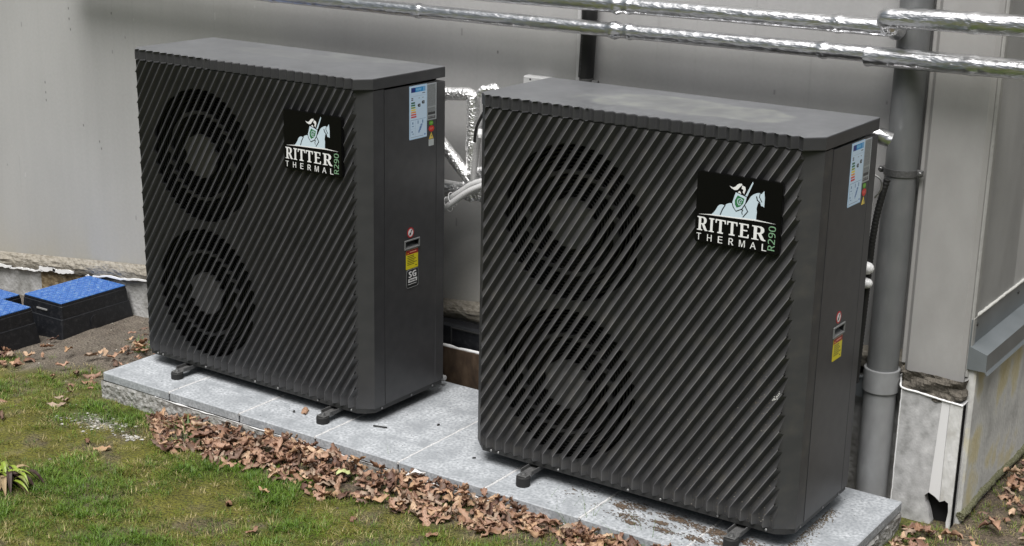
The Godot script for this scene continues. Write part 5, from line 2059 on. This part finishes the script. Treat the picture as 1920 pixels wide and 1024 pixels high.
func small_things() -> void:
	var r := RandomNumberGenerator.new()
	r.seed = 31
	# crumbs of soil, gravel and dry bits
	var st := begin()
	for f in [[Vector3(1, 0, 0), Vector3(0, 1, 0), Vector3(0, 0, 1)], [Vector3(0, 1, 0), Vector3(-1, 0, 0), Vector3(0, 0, 1)], [Vector3(-1, 0, 0), Vector3(0, -1, 0), Vector3(0, 0, 1)], [Vector3(0, -1, 0), Vector3(1, 0, 0), Vector3(0, 0, 1)],
		[Vector3(1, 0, 0), Vector3(0, 1, 0), Vector3(0, 0, -1)], [Vector3(0, 1, 0), Vector3(-1, 0, 0), Vector3(0, 0, -1)], [Vector3(-1, 0, 0), Vector3(0, -1, 0), Vector3(0, 0, -1)], [Vector3(0, -1, 0), Vector3(1, 0, 0), Vector3(0, 0, -1)]]:
		tri(st, f[0], f[1], f[2], f[0] + f[1] + f[2])
	var pebble := st.commit()
	var vm := mat(Color.WHITE, 0.9)
	vm.vertex_color_use_as_albedo = true
	var list := []
	for i in 9000:
		var x := r.randf_range(-3.2, 2.2)
		var z := r.randf_range(-1.6, 1.3)
		if x > -1.74 and x < 1.37 and z < 0.165 or x < -2.6 and z < 0.0 or z < -0.86 and x < 1.5:
			continue
		var k := masks(x, z)
		if r.randf() > 0.12 + k[2] * 0.9 + k[1] * 0.4:
			continue
		var s := 0.0018 + 0.005 * pow(r.randf(), 3.0)
		var v := r.randf()
		var c := Color(0.06, 0.048, 0.036).lerp(Color(0.26, 0.22, 0.17), v * v)
		if r.randf() < 0.05:
			c = Color(0.5, 0.48, 0.42)
		list.append([Transform3D(Basis.from_euler(Vector3(r.randf() * 6, r.randf() * 6, r.randf() * 6)).scaled(Vector3(s, s * 0.7, s * 1.2)), Vector3(x, gy(x, z) + 0.001, z)), c])
	multi("soil_crumbs", pebble, vm, list, "loose soil crumbs and small gravel on the bare ground", "gravel")
	# white mortar crumbs on the lawn
	list = []
	for q in [[-1.54, 0.335, 0.08, 150], [-1.68, 0.39, 0.025, 22], [-1.29, 0.385, 0.03, 60], [-1.45, 0.315, 0.04, 50]]:
		for i in q[3]:
			var x: float = q[0] + r.randfn(0.0, q[2])
			var z: float = q[1] + r.randfn(0.0, q[2] * 0.4)
			var s := 0.002 + 0.007 * pow(r.randf(), 2.5)
			list.append([Transform3D(Basis.from_euler(Vector3(r.randf() * 0.6, r.randf() * 6, 0)).scaled(Vector3(s, s * 0.35, s)), Vector3(x, gy(x, z) + 0.003, z)), Color(0.42, 0.405, 0.37) * r.randf_range(0.6, 1.15)])
	multi("mortar_crumbs", pebble, vm, list, "white mortar crumbs scattered on the lawn left of the base", "mortar crumbs")
	# brown plant debris on the base under the right pump
	list = []
	var clumps := []
	for i in 16:
		clumps.append([0.62 + 0.032 * i + r.randfn(0.0, 0.02), 0.035 + r.randfn(0.0, 0.03), r.randf_range(0.008, 0.026)])
	for i in 2600:
		var cq: Array = clumps[r.randi() % 16]
		var x: float = cq[0] + r.randfn(0.0, cq[2] * 1.3)
		var z: float = cq[1] + r.randfn(0.0, cq[2] * 0.6)
		if i % 6 == 0:
			x = r.randf_range(0.35, 1.25)
			z = 0.02 + r.randfn(0.0, 0.045)
		var cl := gn2.get_noise_2d(x * 4.0, z * 4.0)
		if z > 0.15 or i % 6 == 0 and r.randf() > 0.28 + 1.3 * cl + (0.4 if z < 0.03 else 0.0):
			continue
		var s := r.randf_range(0.0018, 0.0075)
		list.append([Transform3D(Basis(Vector3.UP, r.randf() * 6).scaled(Vector3(s, 0.0012, 0.0014)), Vector3(x, PAD + 0.0012, z)), Color(0.04, 0.028, 0.018).lerp(Color(0.13, 0.09, 0.06), r.randf())])
	for i in 350:
		var x := r.randf_range(-1.6, 1.3)
		var z := r.randf_range(-0.55, 0.14)
		var s := r.randf_range(0.001, 0.003)
		list.append([Transform3D(Basis(Vector3.UP, r.randf() * 6).scaled(Vector3(s, 0.001, s * 0.7)), Vector3(x, PAD + 0.001, z)), Color(0.06, 0.05, 0.04)])
	for i in 500:   # along the right edge of the casing
		var z := r.randf_range(-0.40, 0.02)
		var x := 1.175 + absf(r.randfn(0.0, 0.018))
		var s := r.randf_range(0.001, 0.004)
		list.append([Transform3D(Basis(Vector3.UP, r.randf() * 6).scaled(Vector3(s, 0.001, s * 0.6)), Vector3(x, PAD + 0.001, z)), Color(0.07, 0.05, 0.03).lerp(Color(0.2, 0.15, 0.09), r.randf())])
	multi("plant_debris", pebble, vm, list, "brown needles and crumbs on the base under the right heat pump", "debris")
	# dust and seeds caught in the flutes of the right pump
	list = []
	for i in 420:
		var x := 0.72 + 0.42 * sqrt(r.randf())
		var y := r.randf_range(0.02, 0.55) * r.randf()
		if r.randf() < 0.25:
			x = 1.08 + r.randfn(0.0, 0.03)
			y = 0.42 + r.randfn(0.0, 0.06)
		if x > 1.14:
			continue
		var f := fposmod((x - 0.0726 - (maxf(y, YB) - 1.1825) / SLOPE) / PITCH, 1.0)
		if f < 0.36:
			continue
		var s := r.randf_range(0.0005, 0.0015)
		var c := Color(0.22, 0.19, 0.14) if r.randf() < 0.8 else Color(0.5, 0.47, 0.4)
		list.append([Transform3D(Basis.from_euler(Vector3(r.randf() * 6, r.randf() * 6, r.randf() * 6)).scaled(Vector3(s * 2.0, s * 0.5, s * 0.6)), Vector3(x, y, -wave(f) + 0.0008)), c])
	multi("flute_dust", pebble, vm, list, "dust and seed fluff caught in the right heat pump's flutes", "dust")
	# droppings splashed on the right pump's fluted end
	list = []
	for i in 15:
		var along := r.randfn(0.0, 0.010)
		var x := 1.124 + along * 0.54 + r.randfn(0.0, 0.003)
		var y := 0.428 + along * 0.84 + r.randfn(0.0, 0.004)
		var f := fposmod((x - 0.0726 - (y - 1.1825) / SLOPE) / PITCH, 1.0)
		var s := r.randf_range(0.0015, 0.0052)
		list.append([Transform3D(Basis.from_euler(Vector3(0, 0, r.randf() * 6)).scaled(Vector3(s, s * 0.8, 0.0009)), Vector3(x, y, -wave(f) + 0.0008)), Color(0.42, 0.42, 0.40)])
	multi("white_splash", pebble, vm, list, "white bird droppings splashed near the right heat pump's fluted end", "droppings")
	# twigs on the base
	for q in [[Vector3(-0.470, PAD + 0.004, -0.048), Vector3(-0.418, PAD + 0.004, -0.064), "thin dark twig on the base between the two heat pumps"]]:
		st = begin()
		tube(st, smooth_path([q[0], (q[0] + q[1]) * 0.5 + Vector3(0, 0.002, 0.004), q[1]], 0.004), 0.0026, 6)
		tag(obj("twig", st, M.rubber), q[2], "twig")
	var seeds := [[Vector3(-0.285, PAD + 0.004, -0.20), "small black crumb in the middle of the slab between the pumps"], [Vector3(-0.80, PAD + 0.004, 0.02), "black crumb near the dead leaf on the base"], [Vector3(-0.125, PAD + 0.004, -0.385), "small dark crumb near the base's rear edge"], [Vector3(0.0, PAD + 0.003, -0.03), "tiny dark crumb in front of the right heat pump's corner"]]
	for q in seeds:
		st = begin()
		box(st, Vector3.ZERO, Vector3(0.014, 0.007, 0.008), 0.003, Transform3D(Basis(Vector3.UP, r.randf() * 3), q[0]))
		tag(obj("crumb", st, M.rubber), q[1], "crumb")
	# withering strap-leaved plant at the lower left
	var pl := thing("withered_plant", "withering yellow-green plant with dark dead leaves at the lawn's left edge", "plant", Vector3(-1.31, gy(-1.31, 0.93), 0.93))
	var pm := [mat(lin(0.20, 0.27, 0.03), 0.5), mat(lin(0.15, 0.17, 0.035), 0.55), mat(lin(0.035, 0.018, 0.012), 0.6), mat(lin(0.30, 0.22, 0.12), 0.7)]
	for i in 64:
		st = begin()
		var a := r.randf() * TAU
		var dead := i >= 30
		var dir := Vector3(cos(a), 0, sin(a))
		var side := dir.cross(Vector3.UP)
		var L := r.randf_range(0.08, 0.15)
		var up := r.randf_range(0.4, 1.3)
		var base := Vector3(r.randfn(0, 0.02), 0, r.randfn(0, 0.02))
		var prev := []
		for k in 7:
			var t := k / 6.0
			var y := L * (up * t * 1.2 - (up * 1.2 + 0.1) * t * t * (1.0 if dead else 0.75))
			var c := base + dir * L * t * 0.75 + Vector3.UP * (maxf(y, 0.0) + 0.004 + 0.025 * (1.0 - t))
			var w := 0.0075 * sin(PI * clampf(0.12 + 0.86 * t, 0.0, 1.0)) * (1.3 if dead else 1.0)
			var row := [c - side * w, c + Vector3.UP * -0.003, c + side * w]
			if prev:
				for e in 2:
					quad(st, prev[e], prev[e + 1], row[e + 1], row[e], Vector3.UP)
			prev = row
		obj("dead_leaf" if dead else "leaf", st, (pm[2] if i % 3 else pm[3]) if dead else pm[i % 2], pl)
	# grass clumps that stand out one by one
	var gm := mat(Color(lin(0.07, 0.14, 0.02)), 0.5)
	gm.backlight_enabled = true
	gm.backlight = lin(0.05, 0.09, 0.01)
	for q in [[-2.10, -0.40, 0.075, 46, "bright green weed clump on the soil left of the left heat pump"], [-1.15, 0.24, 0.085, 40, "grass clump at the base's front near its left end"], [-1.05, 0.33, 0.05, 46, "low green clump on the lawn before the base's left end"], [-0.22, 0.165, 0.10, 4, "few tall thin blades by the slab joint between the pumps"], [0.60, 0.17, 0.09, 18, "thin grass blades against the base in front of the right heat pump"], [0.42, 0.175, 0.08, 22, "grass blades against the base left of the right pump's middle"], [0.80, 0.17, 0.10, 16, "sparse dark blades against the base before the right pump's fluted half"]]:
		var o := MeshInstance3D.new()
		var wide: bool = q[3] < 30
		o.mesh = tuft_mesh(r, q[3], 0.10 if wide and q[3] > 5 else 0.05, q[2] * 0.5, q[2] * (1.25 if wide else 1.0), 0.0011 if wide else 0.0022)
		o.material_override = gm
		o.position = Vector3(q[0], gy(q[0], q[1]), q[1])
		put(o, "grass_clump")
		tag(o, q[4], "grass clump")
